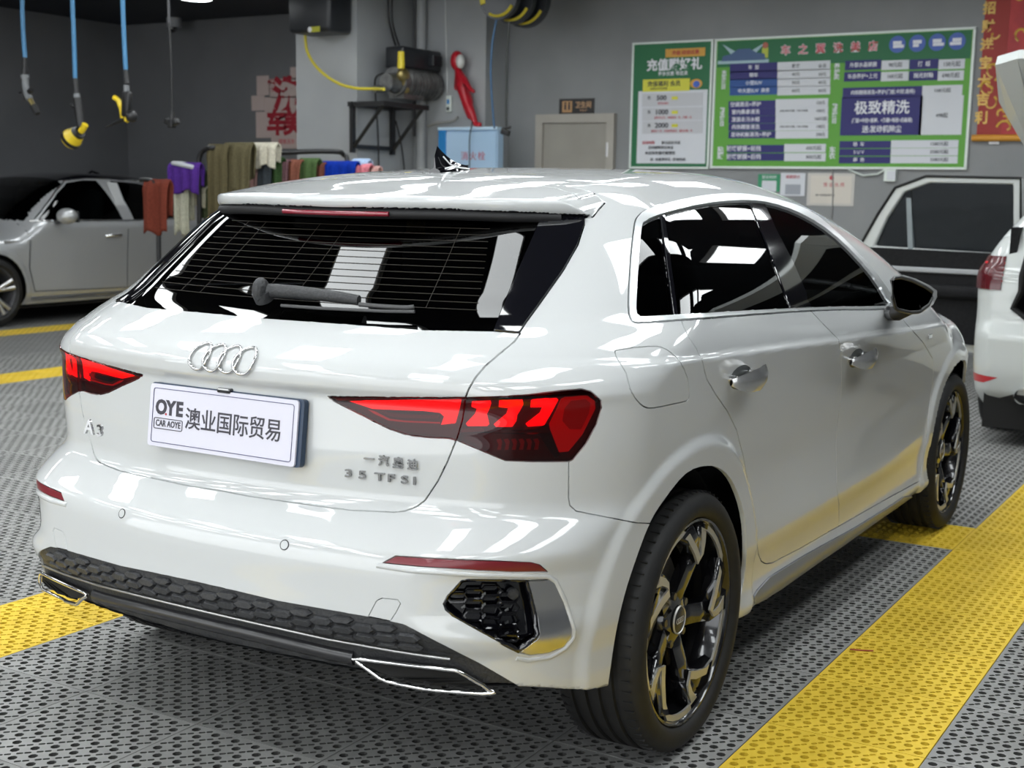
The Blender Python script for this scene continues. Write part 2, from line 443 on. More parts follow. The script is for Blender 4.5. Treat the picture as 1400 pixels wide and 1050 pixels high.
ARCH_R = smooth_poly([(831,943),(841,873),(853,818),(868,770),(888.6,715.7),(910,681.4),(938,648),(965,637.7),(987,643),(1004,664),(1017,703),(1020.6,750),(1017,793),(1008,831)], 3, False)+[(1005,860),(840,1000)]
ARCH_F = [tuple(pj((FW+.365*math.cos(a), -.90, .335+.365*math.sin(a)))[0]) for a in np.radians(np.arange(-25, 206, 9))]
L_OUT = [(636.5,543.8),(680,542.5),(720,540),(770,533.8),(795,531.8),(807.5,535),(821,547.5),(822,557.5),(815,580),(800,607.5),(782.5,628.8),(777.5,631),(727.5,631.3),(691,630),(624,602),(628,590),(633,572)]
L_IN = [(448.6,542.6),(540,543.5),(636.5,543.8),(633,572),(628,590),(624,602),(615.7,599),(585,597.5),(557.9,594.6),(532,586),(504.3,572),(461.4,550.7)]
REFL = [(523,769.5),(540.7,759.8),(605,763.6),(690,767.5),(726,769.3),(738,772.5),(749.5,782.5),(700,783),(654,780.7),(568.6,774)]
VENT = [(606,825.7),(611.4,815),(631,794),(640,792.5),(721,793.5),(733.6,842.9),(737,868),(733,874),(709,892),(697,885.7),(620,842.9),(609,834)]
BLADE = [(721,793.5),(757,792),(768,812),(782,858),(782,870),(770,885),(750,893),(725,896),(709,892),(733,874),(737,868),(733.6,842.9)]
TOW = [(503.8,842.5),(515,821),(522.5,818),(543.8,820),(547.5,825),(542.5,835),(533.8,848.8)]
FLAP = smooth_poly([(841,482),(846,494),(856,510),(861,530),(870,546),(881,556),(893,558),(920,552.5),(938.8,548),(942,540),(940,517),(930,495),(917,482),(905,475),(887,473.5),(847,478)], 2)
FIN = [(674,452.6),(709,455.6),(711,454),(720,440),(740,412.5),(770,370),(790,335),(799,307),(799,296),(741,288),(740,296),(707,371)]
GLASS = [(200,270),(741,270),(740,296),(707,371),(674,452.6),(580,451),(460,441.8),(352.9,434.3),(160,414.6)]
TGAP = [(712,455.4),(703.6,467),(680,486.4),(662.9,501.4),(650,516.4),(640.5,533),(636.5,543.8),(633,572),(628,590),(624,602),(611.4,632.9),(598.6,658.6),(581.4,684.3),(570,693),(555,698.5),(538.6,700.6),(482.9,698),(440,692.9),(340,678.6),(211,652.9),(150,640)]
TAILG = [(100,400),(160,414.6),(352.9,434.3),(460,441.8),(580,451),(674,452.6),(709,455.6)]+TGAP+[(100,620)]
BUMP = [(0,610),(150,640),(211,652.9),(340,678.6),(440,692.9),(482.9,698),(538.6,700.6),(555,698.5),(570,693),(581.4,684.3),(598.6,658.6),(611.4,632.9),(624,602),(691,630),(727.5,631.3),(777.5,631),(777,680),(779,691),(787.5,698.8),(870,715),(889,716),(868,770),(853,818),(841,873),(831,943),(830,1049),(0,1049)]
DIFF = [(0,735),(67.5,746),(205,781),(330,810),(380,822),(505,844),(552,854),(592,875),(655,907),(727,949),(775,950),(831,943),(831,1100),(0,1100)]
SPOIL = [(150,200),(400,226),(480,234),(580,241),(640,244),(700,249),(760,257),(785,265),(798,279),(803,300),(799,308),(740,330),(300,330)]
WOUT = smooth_poly([(859.3,400),(859.3,424),(862,436),(870,441.9),(900,440.2),(930,438),(1080,426.6),(1150,423.6),(1219,422.5),(1219,412),(1214,396),(1182,355.7),(1150,323.6),(1117.9,295.7),(1085.7,279.6),(1037,267.5),(994.3,264.6),(951.4,269),(908.6,278.6),(882.9,287),(872,295.7),(867.5,306),(862.5,347)], 2)
WIN = smooth_poly([(871,405),(870.6,425),(873,431.5),(880.7,432.6),(925.7,429.8),(1000,425),(1080,421),(1150,418.5),(1212,417.5),(1211,406),(1192.9,377),(1160.7,340.7),(1128.6,312.9),(1096.4,293.6),(1064,281),(1032,275.3),(994.3,276),(951.4,281.8),(902,294.6),(883,303.5),(878,311),(874.3,347)], 2)
DIV = [(903,290),(909,286),(928.5,433),(922,434)]
PILL = smooth_poly([(1024,272),(1044,272),(1050,285),(1062,312),(1086,358),(1104,400),(1107,426),(1085,428),(1072,393),(1050,335)], 1)
D_R = [(930,431),(933.8,445),(941,460),(952.5,477.5),(960.5,495),(966.4,519),(979.3,540.7),(994.3,562),(1007,588),(1015.7,622),(1026,677),(1034,734),(1036.6,757),(1040.5,767),(1047,771),(1056,769.7),(1097,748),(1147,719.5),(1147,691),(1144,661),(1143,611),(1144,585.7),(1149.6,547),(1150.5,520),(1150,492.5),(1146.5,464),(1125,442.5),(1106,422)]
D_F = [(1106,422),(1125,442.5),(1146.5,464),(1150,492.5),(1150.5,520),(1149.6,547),(1144,585.7),(1143,611),(1144,661),(1147,691),(1147,719.5),(1211,683),(1257,657.7),(1262,630),(1266,600),(1272,545),(1276,510),(1275,490),(1262,468),(1237,440),(1220,418)]
SILL = [(1025,822),(1035.4,806),(1051.4,789),(1074,775),(1100,759),(1165.7,722.9),(1211,695),(1234,679.4),(1255,677),(1250,684),(1229.7,698.9),(1165.7,738),(1097,778.5),(1058,811),(1033,824)]

CUT = Cutter(BV, BN, tri_of(BQ))
# clip the half body at the centre plane
dy = CUT.V[:, 1].copy(); dy[np.abs(dy) < 4e-4] = 0
CUT.split(dy, only_facing=False)
CUT.V[np.abs(CUT.V[:, 1]) < 4.1e-4, 1] = 0
CUT.T = CUT.T[(CUT.V[CUT.T][:, :, 1].mean(1) < 0)]
_d = F_spoiler(*CUT.V.T)-F_body(*CUT.V.T)-3e-4; _d[np.abs(_d) < 2e-5] = 0
CUT.split(_d, only_facing=False)
for poly in (ARCH_R, ARCH_F, L_OUT, L_IN, REFL, VENT, BLADE, TOW, FLAP, FIN, WOUT, WIN, DIV, PILL, D_R, D_F, SILL, TAILG, GLASS): CUT.cut_poly(poly)
CUT.cut_poly(BUMP[1:25], False); CUT.cut_poly(DIFF[:12], False); CUT.cut_poly(SPOIL[:12], False)
TC = CUT.V[CUT.T].mean(1); TS = pj(TC); TF = CUT.facing()
TN = np.cross(CUT.V[CUT.T[:, 1]]-CUT.V[CUT.T[:, 0]], CUT.V[CUT.T[:, 2]]-CUT.V[CUT.T[:, 0]]); TN /= np.maximum(np.linalg.norm(TN, axis=1, keepdims=True), 1e-12)
is_sp = F_spoiler(*TC.T)-F_body(*TC.T) > 3e-4
cls = np.full(len(CUT.T), -1)
NAMES = ['hole', 'light_out', 'light_in', 'refl', 'blade', 'vent', 'tow', 'flap', 'spoiler', 'sp_under', 'fin', 'div', 'pillar', 'win_q', 'win_r', 'win_f', 'wtrim', 'door_f', 'door_r', 'sill', 'glass', 'diff', 'tailgate', 'bumper', 'shell', 'floor', 'screen']
K = {n: i for i, n in enumerate(NAMES)}
def put(n, m): cls[(cls < 0) & m] = K[n]
put('sp_under', is_sp & ((TN[:, 2] < -.75)))
put('spoiler', is_sp & (TC[:, 0] < .86) & (inside(TS, SPOIL) | (TC[:, 2] < Hf(TC[:, 0], TC[:, 1])-.004)))
put('hole', (TN[:, 2] < -.5) & (TC[:, 2] < .36) & (TC[:, 1] < -.58) & ((np.abs(TC[:, 0]-.74) < .36) | (np.abs(TC[:, 0]-3.37) < .37)))
put('floor', (TN[:, 2] < -.9) & (TC[:, 2] < .34))
ins = lambda p: TF & inside(TS, p)
put('hole', ins(ARCH_R) & (TC[:, 1] < -.5)); put('hole', (np.hypot(TC[:, 0]-FW, TC[:, 2]-.335) < .365) & (TC[:, 1] < -.6))
put('light_out', ins(L_OUT)); put('light_in', ins(L_IN)); put('refl', ins(REFL)); put('vent', ins(VENT)); put('blade', ins(BLADE)); put('tow', ins(TOW)); put('flap', ins(FLAP))
put('spoiler', ins(SPOIL) & (TC[:, 2] > Hf(TC[:, 0], TC[:, 1])-.006))
put('fin', ins(FIN) & ~is_sp)
put('glass', ~is_sp & (TC[:, 0] < .80) & (TC[:, 2] > 1.15) & (TN[:, 0] < -.3) & (TC[:, 1] > -.545) & (TF | (TC[:, 2] > 1.22)) & ~inside(TS, [(741, 200), (741, 500), (1000, 500), (1000, 200)]))
w = ins(WIN); so = (TC[:, 1] < -.5)
put('div', w & inside(TS, DIV)); put('pillar', w & inside(TS, PILL))
put('win_q', w & (TS[:, 0] < 903+(TS[:, 1]-290)*.135)); put('win_r', w & (TS[:, 0] < 1070+(TS[:, 1]-350)*.6)); put('win_f', w)
put('wtrim', ins(WOUT))
put('sill', ins(SILL)); put('door_f', ins(D_F)); put('door_r', ins(D_R))
put('glass', ins(GLASS) & ~is_sp & (TC[:, 2] > 1.0)); put('diff', ins(DIFF) & (TC[:, 0] < .5))
put('tailgate', ins(TAILG)); put('bumper', ins(BUMP) & (TC[:, 0] < .6))
put('diff', (TC[:, 2] < .34) & (TC[:, 0] < .3))
put('screen', (TC[:, 0] > 2.42) & (TC[:, 0] < 3.22) & (np.abs(TC[:, 1]) < .56+.12*(TC[:, 0]-2.4)) & (TN[:, 2] > .3) & (TN[:, 0] > .1))
put('glass', (TC[:, 0] < .62) & (TC[:, 2] > 1.05) & (TN[:, 0] < -.5) & (TC[:, 1] > -.4) & ~is_sp)
cls[cls < 0] = K['shell']
def tidy():
    T = CUT.T; n = len(T); E = np.concatenate([T[:, [0, 1]], T[:, [1, 2]], T[:, [2, 0]]]); E.sort(1); k = E[:, 0].astype(np.int64)*(T.max()+1)+E[:, 1]
    o = np.argsort(k, kind='stable'); ks = k[o]; own = np.tile(np.arange(n), 3)[o]
    m = ks[1:] == ks[:-1]; a, b = own[:-1][m], own[1:][m]
    lab = np.arange(n); same = cls[a] == cls[b]; A, B = a[same], b[same]
    while True:
        mn = np.minimum(lab[A], lab[B]); new = lab.copy(); np.minimum.at(new, A, mn); np.minimum.at(new, B, mn); new = new[new]; new = new[new]
        if (new == lab).all(): break
        lab = new
    u, inv, ct = np.unique(lab, return_inverse=True, return_counts=True)
    for c in range(len(NAMES)):
        comps = np.unique(inv[cls == c])
        if len(comps) < 2: continue
        big = ct[comps].max()
        for q in comps:
            if ct[q] < (.6 if NAMES[c] in ('win_q', 'win_r', 'win_f', 'door_r', 'door_f', 'pillar', 'div', 'wtrim', 'fin') else .12)*big and ct[q] < 4000 and q != comps[np.argmax(ct[comps])]:
                mem = inv == q; nb = np.concatenate([cls[b[mem[a] & ~mem[b]]], cls[a[mem[b] & ~mem[a]]]]); nb = nb[nb != 0]
                if len(nb): cls[mem] = np.bincount(nb).argmax()
tidy()

CAR = empty('hatchback_car', (0, 0, 0), label='white five-door hatchback seen from behind, parked on the grating with its tail lights on', cat='car')
def panel_data(key, gap=.0018, depth=.012, off=0., centre=False, flange=True):
    T = CUT.T[cls == K[key]] if isinstance(key, str) else CUT.T[np.isin(cls, [K[k] for k in key])]
    if not len(T): return None
    ids, inv = np.unique(T, return_inverse=True); T = inv.reshape(-1, 3)
    V = CUT.V[ids].copy(); N = CUT.N[ids].copy(); n0 = len(V)
    E = np.concatenate([T[:, [0, 1]], T[:, [1, 2]], T[:, [2, 0]]]); own = np.tile(np.arange(len(T)), 3)
    key_ = np.sort(E, 1); kk = key_[:, 0]*(n0+1)+key_[:, 1]
    u, ix, ct = np.unique(kk, return_index=True, return_counts=True)
    bi = ix[ct == 1]; BE = E[bi]; BT = own[bi]
    onc = (np.abs(V[BE[:, 0], 1]) < 1e-6) & (np.abs(V[BE[:, 1], 1]) < 1e-6)
    BE, BT = BE[~onc], BT[~onc]
    q = np.zeros_like(V)
    e = V[BE[:, 1]]-V[BE[:, 0]]; cen = V[T[BT]].mean(1); mid = (V[BE[:, 0]]+V[BE[:, 1]])/2
    nn = (N[BE[:, 0]]+N[BE[:, 1]]); nn /= np.linalg.norm(nn, axis=1, keepdims=True)
    inn = np.cross(nn, e); ln = np.linalg.norm(inn, axis=1, keepdims=True); inn = inn/np.maximum(ln, 1e-9)
    sgn = np.sign(((cen-mid)*inn).sum(1, keepdims=True)); inn *= sgn
    np.add.at(q, BE[:, 0], inn*ln); np.add.at(q, BE[:, 1], inn*ln)
    lq = np.linalg.norm(q, axis=1, keepdims=True); q = np.where(lq > 1e-9, q/np.maximum(lq, 1e-9), 0)
    if centre: q[np.abs(V[:, 1]) < 1e-6, 1] = 0
    V = V+q*gap+N*off
    F = T.tolist(); VV, NN = [V], [N]
    if flange:
        bv = np.unique(BE); m = {int(b): i for i, b in enumerate(bv)}
        r1 = V[bv]; n1 = N[bv]*.45-q[bv]; n1 /= np.linalg.norm(n1, axis=1, keepdims=True)
        r2 = V[bv]-N[bv]*depth-q[bv]*gap*.5
        VV += [r1, r2]; NN += [n1, -q[bv]+N[bv]*.01]; a, b = n0, n0+len(bv)
        for (i, j) in BE:
            i, j = m[int(i)], m[int(j)]; F.append((a+i, b+i, b+j)); F.append((a+i, b+j, a+j))
    V = np.vstack(VV); N = np.vstack(NN)
    N /= np.maximum(np.linalg.norm(N, axis=1, keepdims=True), 1e-9)
    return V, N, F
def side_panel(name, key, m, parent=None, label=None, **kw):
    parent = parent or (CAR, CAR)
    if not isinstance(parent, tuple): parent = (parent, parent)
    V, N, F = panel_data(key, **kw); r = mesh_obj(name, V, F, m, parent[0], True, N)
    l = bpy.data.objects.new(name, r.data); l.scale = (1, -1, 1); link(l, parent[1])
    if label: r['label'] = label; l['label'] = label
    return r, l
def mid_panel(name, key, m, parent=None, **kw):
    V, N, F = panel_data(key, centre=True, **kw); n = len(V)
    V2 = V*[1, -1, 1]; N2 = N*[1, -1, 1]; F2 = [tuple(n+i for i in f)[::-1] for f in F]
    N = N.copy(); N2 = N2.copy(); c = np.abs(V[:, 1]) < 1e-6; N[c, 1] = 0; N2[c, 1] = 0
    return mesh_obj(name, np.vstack([V, V2]), F+F2, m, parent or CAR, True, np.vstack([N, N2]))
mid_panel('body_shell', 'shell', M_PAINT)
mid_panel('underbody', 'floor', M_BLKPL, gap=0, flange=False)
tailgate = mid_panel('tailgate', 'tailgate', M_PAINT, gap=.0026)
bumper = mid_panel('rear_bumper', 'bumper', M_PAINT, gap=.0012)
mid_panel('diffuser', 'diff', M_BLKPL, off=-.006, gap=-.002)
mid_panel('rear_window', 'glass', M_GLASSR, off=-.003)
mid_panel('windscreen', 'screen', M_CLEAR, off=0, gap=0, flange=False)
spo = mid_panel('roof_spoiler', 'spoiler', M_PAINT, gap=.0028)
mid_panel('spoiler_underside', 'sp_under', M_GLOSSBLK, parent=spo, gap=0, flange=False)
side_panel('window_side_fin', 'fin', M_GLOSSBLK, off=.004)
dr = side_panel('rear_door', 'door_r', M_PAINT, gap=.0023)
df = side_panel('front_door', 'door_f', M_PAINT, gap=.0022)
side_panel('door_window', 'win_r', M_GLASS, off=-.006, gap=.0, label='tinted rear door window')
side_panel('door_window', 'win_f', M_GLASS, off=-.006, gap=.0, label='tinted front door window')
side_panel('quarter_window', 'win_q', M_GLASS, off=-.006, gap=.0)
side_panel('window_divider', 'div', M_GLOSSBLK, off=-.001)
side_panel('door_pillar', 'pillar', M_GLOSSBLK, off=-.002)
side_panel('window_trim', 'wtrim', M_TRIM, off=.003, gap=.0022)
side_panel('fuel_flap', 'flap', M_PAINT, gap=.0016)
side_panel('sill_blade', 'sill', M_BLADE, off=.006, gap=.0)
side_panel('tow_eye_cover', 'tow', M_PAINT, gap=.0009)
refl = side_panel('bumper_reflector', 'refl', mat('reflector_red', (.17, .006, .014), .35, coat=.3), off=-.003, gap=.001)
side_panel('vent_blade', 'blade', M_SATIN, off=.001, gap=.0025, label='brushed aluminium blade beside the bumper vent')
# ------------------------------------------------------------------ car details laid on the real surface
BVH = BVHTree.FromPolygons(BV.tolist(), BQ.tolist())
def hit(x, y, off=0.):
    loc, n, i, d = BVH.ray_cast(Vector(CP), Vector(ray(x, y)))
    if loc is None:                      # just past an edge of the skin: the closest point of the ray to the body
        rd = Vector(ray(x, y)); best = None
        for t in np.linspace(1.5, 6, 226):
            p = Vector(CP)+rd*t; l2, n2, i2, d2 = BVH.find_nearest(p)
            if best is None or d2 < best[0]: best = (d2, p, i2)
        loc, i = best[1], best[2]
    q = BQ[i]; n = Vector(BN[q].mean(0)).normalized()
    return loc+n*off, n
def near_surf(p, off=0.):
    loc, n, i, d = BVH.find_nearest(Vector(p)); n = Vector(BN[BQ[i]].mean(0)).normalized(); return loc+n*off, n
def dens(pts, step=6., closed=True):
    out = []; n = len(pts)
    for i in range(n if closed else n-1):
        a, b = np.array(pts[i], float), np.array(pts[(i+1) % n], float); k = max(1, int(np.linalg.norm(b-a)/step))
        out += [tuple(a+(b-a)*j/k) for j in range(k)]
    if not closed: out.append(tuple(map(float, pts[-1])))
    return out
from mathutils.geometry import tessellate_polygon
def patch(name, pts, m, off=.002, th=.003, parent=None, step=6., dome=0., both=True):
    """a solid plate following the body surface under a traced outline"""
    P2 = dens(pts, step); H = [hit(*p) for p in P2]
    top = [h[0]+h[1]*off for h in H]; bot = [h[0]+h[1]*(off-th) for h in H]; n = len(top)
    tris = tessellate_polygon([[Vector((p[0], p[1], 0)) for p in P2]])
    a = sum((np.cross(np.array(top[t[1]]-top[t[0]]), np.array(top[t[2]]-top[t[0]]))@np.array(H[t[0]][1]) for t in tris))
    V = top+bot; F = [tuple(t) if a > 0 else tuple(t)[::-1] for t in tris]
    F += [tuple(n+i for i in f)[::-1] for f in F]
    F += [(i, n+i, n+(i+1) % n, (i+1) % n) if a > 0 else ((i+1) % n, n+(i+1) % n, n+i, i) for i in range(n)]
    b = bmesh.new(); vs = [b.verts.new(v) for v in V]
    for f in F:
        try: b.faces.new([vs[i] for i in f])
        except ValueError: pass
    bmesh.ops.recalc_face_normals(b, faces=b.faces[:])
    me = bpy.data.meshes.new(name); b.to_mesh(me); b.free(); me.materials.append(m)
    me.polygons.foreach_set('use_smooth', [True]*len(me.polygons)); me.set_sharp_from_angle(angle=.6)
    par = parent if parent is not None else CAR
    if isinstance(par, tuple): pr, pl = par
    else: pr, pl = par, par
    o = link(bpy.data.objects.new(name, me), pr)
    l = None
    if both:
        l = bpy.data.objects.new(name, me); l.scale = (1, -1, 1); link(l, pl)
    return o, l
def line_on(name, pts, m, r, off=.001, parent=None, both=True, closed=False, step=8., flat=None, n=6):
    P = [hit(*p)[0]+hit(*p)[1]*off for p in dens(pts, step, closed)]
    o = MB().tube(P, r, n=n, closed=closed, flat=flat).build(name, m, None, 60)
    par = parent if parent is not None else CAR
    pr, pl = par if isinstance(par, tuple) else (par, par)
    o.parent = pr
    if both: l = bpy.data.objects.new(name, o.data); l.scale = (1, -1, 1); link(l, pl); return o, l
    return o, None
# --- tail lights: clear red lens over a dark housing with lit shapes inside
M_LENS = glass_mat('red_lens', (.60, .035, .05), 1.5)
M_HOUS = mat('light_housing_dark_red', (.055, .004, .008), .35)
M_LIT = mat('lit_red', (.8, .0, .01), .4, emit=(1., .006, .022), es=1.9)
M_LIT2 = mat('dim_lit_red', (.4, .0, .01), .4, emit=(1., .005, .015), es=.20)
M_RIB = mat('pink_ribs', (.32, .05, .08), .3)
M_BEZ = mat('light_bezel_black', (.012, .004, .006), .15, coat=.6)
def lens(name, key, label):
    ro, lo = side_panel(name, key, M_HOUS, off=-.018, gap=-.003, depth=.01)
    V, N, F = panel_data(key, gap=.0015, depth=.018, off=.001)
    me = mesh_obj('lens', V, F, M_LENS, ro, True, N)
    l = link(bpy.data.objects.new('lens', me.data), lo)         # parent carries the mirroring
    return ro, lo
ro, lo = lens('tail_light', 'light_out', ''); ri, li = lens('tailgate_light', 'light_in', '')
def zb(pts, ox=620, oy=480, s=4.0): return [(ox+x/s, oy+y/s) for x, y in pts]
def both_in(name, pts, m, pr, pl, off=-.009, th=.004, shrink=None):
    o, _ = patch(name, pts, m, off, th, pr, both=False, step=5)
    link(bpy.data.objects.new(name, o.data), pl)
    return o
S1 = [(95,290),(195,284),(202,300),(176,348),(190,402),(180,412),(70,412),(62,398),(112,345),(122,318),(92,310)]
S2 = [(248,288),(275,277),(380,280),(384,300),(350,352),(345,385),(322,417),(230,417),(217,403),(288,347),(300,318),(245,312)]
S3 = [(428,284),(455,270),(570,258),(580,275),(542,340),(500,410),(410,417),(397,402),(478,342),(493,312),(425,314)]
for p in (S1, S2, S3): both_in('lit_bar', zb(p), M_LIT, ro, lo)
both_in('side_facet', zb([(533,402),(600,275),(645,252),(735,244),(785,275),(790,320),(718,462),(640,555),(585,560),(540,450)]), M_LIT2, ro, lo, -.012)
both_in('side_cell', zb([(600,385),(612,320),(650,278),(730,268),(756,290),(748,340),(705,430),(640,430)]), mat('cell_red', (.16, .002, .008), .3, emit=(1, .004, .012), es=.13), ro, lo, -.006, .002)
both_in('divider_band', zb([(25,425),(455,425),(520,400),(540,450),(590,575),(560,590),(470,460),(30,448)]), M_BEZ, ro, lo, -.008)
for i in range(6):
    x = 232+42*i; both_in('rib', zb([(x,488),(x+24,484),(x+34,500),(x+26,545),(x+4,545),(x+12,515)]), M_RIB, ro, lo, -.011, .003)
both_in('bezel_top', zb([(68,264),(400,246),(600,222),(700,212),(745,226),(796,272),(788,285),(735,240),(590,250),(400,268),(70,282)]), M_BEZ, ro, lo, -.004, .002)
zi = lambda p: zb(p, 440, 420, 4.6667)
both_in('lit_strip', zi([(165,603),(880,607),(842,742),(752,752),(772,700),(745,676),(640,664),(400,655),(310,650)]), M_LIT, ri, li)
both_in('lit_thread', zi([(285,656),(330,668),(420,714),(520,726),(745,736),(745,745),(520,736),(415,724),(320,680)]), M_LIT2, ri, li, -.008, .002)
both_in('dark_cell', zi([(350,662),(640,672),(745,690),(740,712),(520,708),(430,698)]), M_BEZ, ri, li, -.006, .003)
both_in('bezel_top', zi([(50,575),(915,584),(915,598),(160,596),(110,600)]), M_BEZ, ri, li, -.004, .002)
# --- bumper reflector rim, vent pocket with honeycomb
zv = lambda p: zb(p, 590, 760, 6.562)
pr, pl = side_panel('bumper_vent', 'vent', M_GLOSSBLK, off=-.030, gap=-.002, depth=.0)
line_on('vent_rim', VENT, M_GLOSSBLK, .007, -.006, (CAR, CAR), closed=True, step=6)
pocket = inside
ZV = np.array([zv([(190,440)])[0], zv([(300,225)])[0], zv([(860,225)])[0], zv([(945,640)])[0], zv([(935,730)])[0], zv([(790,840)])[0], zv([(330,560)])[0]])
def hexa(cx, cy, w, h):      # elongated hexagon outline in the traced frame
    return [(cx-w/2, cy), (cx-w*.34, cy-h/2), (cx+w*.34, cy-h/2), (cx+w/2, cy), (cx+w*.34, cy+h/2), (cx-w*.34, cy+h/2)]
cells = []
for c in range(4):
    for r in range(8):
        cx = 230+c*190*.84; cy = 300+r*92+(46 if c % 2 else 0)+c*14
        p = zv([(cx, cy)])[0]
        if inside(np.array([p]), ZV)[0]:
            w, h = 190/6.562, 84/6.562
            hp = hexa(p[0], p[1], w*.98, h*.94)
            line_on('honeycomb_cell', hp, M_GLOSSBLK, .0032, -.014, (pr, pl), closed=True, step=12, n=5)
for (x, y) in [(665,495),(665,595),(665,690),(455,450),(455,545),(455,355),(265,470)]:
    q = zv([(x, y), (x+35, y-22), (x+38, y+2), (x+8, y+14)]); patch('bright_edge', q, M_CHROME, -.010, .002, (pr, pl), step=20)
c_, n_ = hit(*zv([(745,350)])[0], off=-.012)
for s, par in ((1, pr), (-1, pl)):
    b = MB().cyl(c_-n_*.01, c_+n_*.006, .0115, n=20).cyl(c_+n_*.006, c_+n_*.008, .0085, n=20); o = b.build('parking_sensor', M_BLKPL, par, 40)
# the two sensors set in the bumper skin
for (x, y) in ((164, 701), (389, 745)):
    P = None
p0, nrm = hit(389, 745)
for s in (1, -1):
    q = Vector((p0.x, p0.y*s, p0.z)); n = Vector((nrm.x, nrm.y*s, nrm.z))
    r = MB(); 
    u = n.cross(Vector((0, 0, 1))).normalized(); v = u.cross(n)
    ring = [q+n*.0005+(u*math.cos(a)+v*math.sin(a))*.0105 for a in np.linspace(0, 2*math.pi, 25)[:-1]]
    o = r.tube(ring, .0011, n=5, closed=True).build('sensor_ring', M_GAP, CAR, 60)
    MB().cyl(q-n*.004, q+n*.0012, .0095, n=24).build('sensor_disc', M_PAINT, o, 40)
# --- diffuser: honeycomb tiles, bright strip, lower lip, exhaust trims
def rear_pt(y, z, off=0.):
    loc, n, i, d = BVH.ray_cast(Vector((-1, -abs(y), z)), Vector((1, 0, 0)))
    n = Vector(BN[BQ[i]].mean(0)).normalized(); P = loc+n*off
    if y > 0: P.y = -P.y; n.y = -n.y
    return P, n
strip = smooth_poly([(66,772),(90,783),(150,800),(250,827),(350,850),(450,872),(540,890),(615,898)], 3, False)
# bright strip: take it on the right half and mirror
sp_r = [hit(*p, off=.004) for p in dens([(278,833.5),(350,850),(450,872),(540,888),(585,895),(616,899)], 8, False)]
half = [h[0] for h in sp_r if h[0].y < 0]
half = [Vector((half[0].x, 0, half[0].z))]+half
full = [Vector((p.x, -p.y, p.z)) for p in half[::-1]][:-1]+half
MB().tube(full, .0042, n=8, flat=.8).build('bright_strip', mat('strip_satin', (.42, .42, .41), .28, .9), CAR, 60)
ztop = PF([0, .2, .4, .55, .62, .70, .80], [0]*7)
dcurve = [hit(*p)[0] for p in dens([(300,802.5),(380,822.5),(505,844.5),(552,855),(592,876),(655,908),(700,932)], 6, False)]
_dy = np.array([-p.y for p in dcurve]); _dz = np.array([p.z for p in dcurve]); o_ = np.argsort(_dy); _dy, _dz = _dy[o_], _dz[o_]
_sy = np.array([-p.y for p in half]); _sz = np.array([p.z for p in half]); o_ = np.argsort(_sy); _sy, _sz = _sy[o_], _sz[o_]
top_z = lambda y: float(np.interp(abs(y), _dy, _dz)); str_z = lambda y: float(np.interp(abs(y), _sy, _sz))
pw, ph = .062, .0235
M_HEX = noise_mat('hexagon_plastic', (.030, .031, .034), (.042, .043, .046), 160, .45, .2)
k = 0
for r in range(4):
    for c in range(-16, 17):
        y = c*pw*.80; off = (ph/2 if c % 2 else 0)
        zt = top_z(y)-.006; z = zt-.008-r*ph-off
        pts = [(y-pw/2, z), (y-pw*.30, z+ph*.46), (y+pw*.30, z+ph*.46), (y+pw/2, z), (y+pw*.30, z-ph*.46), (y-pw*.30, z-ph*.46)]
        lo_ = str_z(y)+.008
        pts = [(a, min(max(b, lo_), zt)) for a, b in pts]
        hh = max(b for a, b in pts)-min(b for a, b in pts)
        if hh < .006 or abs(y)+pw/2 > _sy.max()-.01 or str_z(y) > zt-.015: continue
        cy, cz = np.mean([a for a, b in pts]), np.mean([b for a, b in pts])
        ins_ = [(cy+(a-cy)*.94, cz+(b-cz)*.88) for a, b in pts]; inn = [(cy+(a-cy)*.80, cz+(b-cz)*.58) for a, b in pts]
        A = [rear_pt(a, b, -.004)[0] for a, b in ins_]; B = [rear_pt(a, b, .0045)[0] for a, b in inn]
        V = A+B; F = [(6, 7, 8, 9, 10, 11)]+[(i, (i+1) % 6, 6+(i+1) % 6, 6+i) for i in range(6)]
        mb = bmesh.new(); vs = [mb.verts.new(v) for v in V]
        for f in F: mb.faces.new([vs[i] for i in f])
        bmesh.ops.recalc_face_normals(mb, faces=mb.faces[:])
        nn = sum((f.normal for f in mb.faces), Vector())
        if nn.x > 0: bmesh.ops.reverse_faces(mb, faces=mb.faces[:])
        me = bpy.data.meshes.new('hexagon'); mb.to_mesh(me); mb.free(); me.materials.append(M_HEX); link(bpy.data.objects.new('hexagon', me), CAR)
# lower lip (a rounded keel bar under the strip) and centre step
lip = [rear_pt(-y, max(str_z(y)-.034, .335))[0]+Vector((.012, 0, -.006)) for y in np.linspace(0, .40, 9)]
full = [Vector((p.x, -p.y, p.z)) for p in lip[::-1]][:-1]+lip
MB().tube(full, .018, n=10).build('diffuser_lip', mat('satin_black_lip', (.018, .018, .02), .3, coat=.3), CAR, 60)
EX = smooth_poly([(486,898),(510,900),(560,906),(613,912),(628,915),(650,928),(668,938),(676,941),(660,942),(600,938),(550,931),(520,921),(500,908)], 2)
patch('exhaust_recess', [(492,900),(560,908),(622,915),(662,938),(600,934),(552,927),(520,917)], M_GAP, .006, .006)
def ex_ring(y_sign):
    P = [hit(*p, off=.010)[0] for p in EX]; P = [Vector((p.x, p.y*y_sign, p.z)) for p in P]
    return MB().tube(P, .0045, n=8, closed=True).build('exhaust_trim', M_CHROME, CAR, 60)
ex_ring(1); ex_ring(-1)
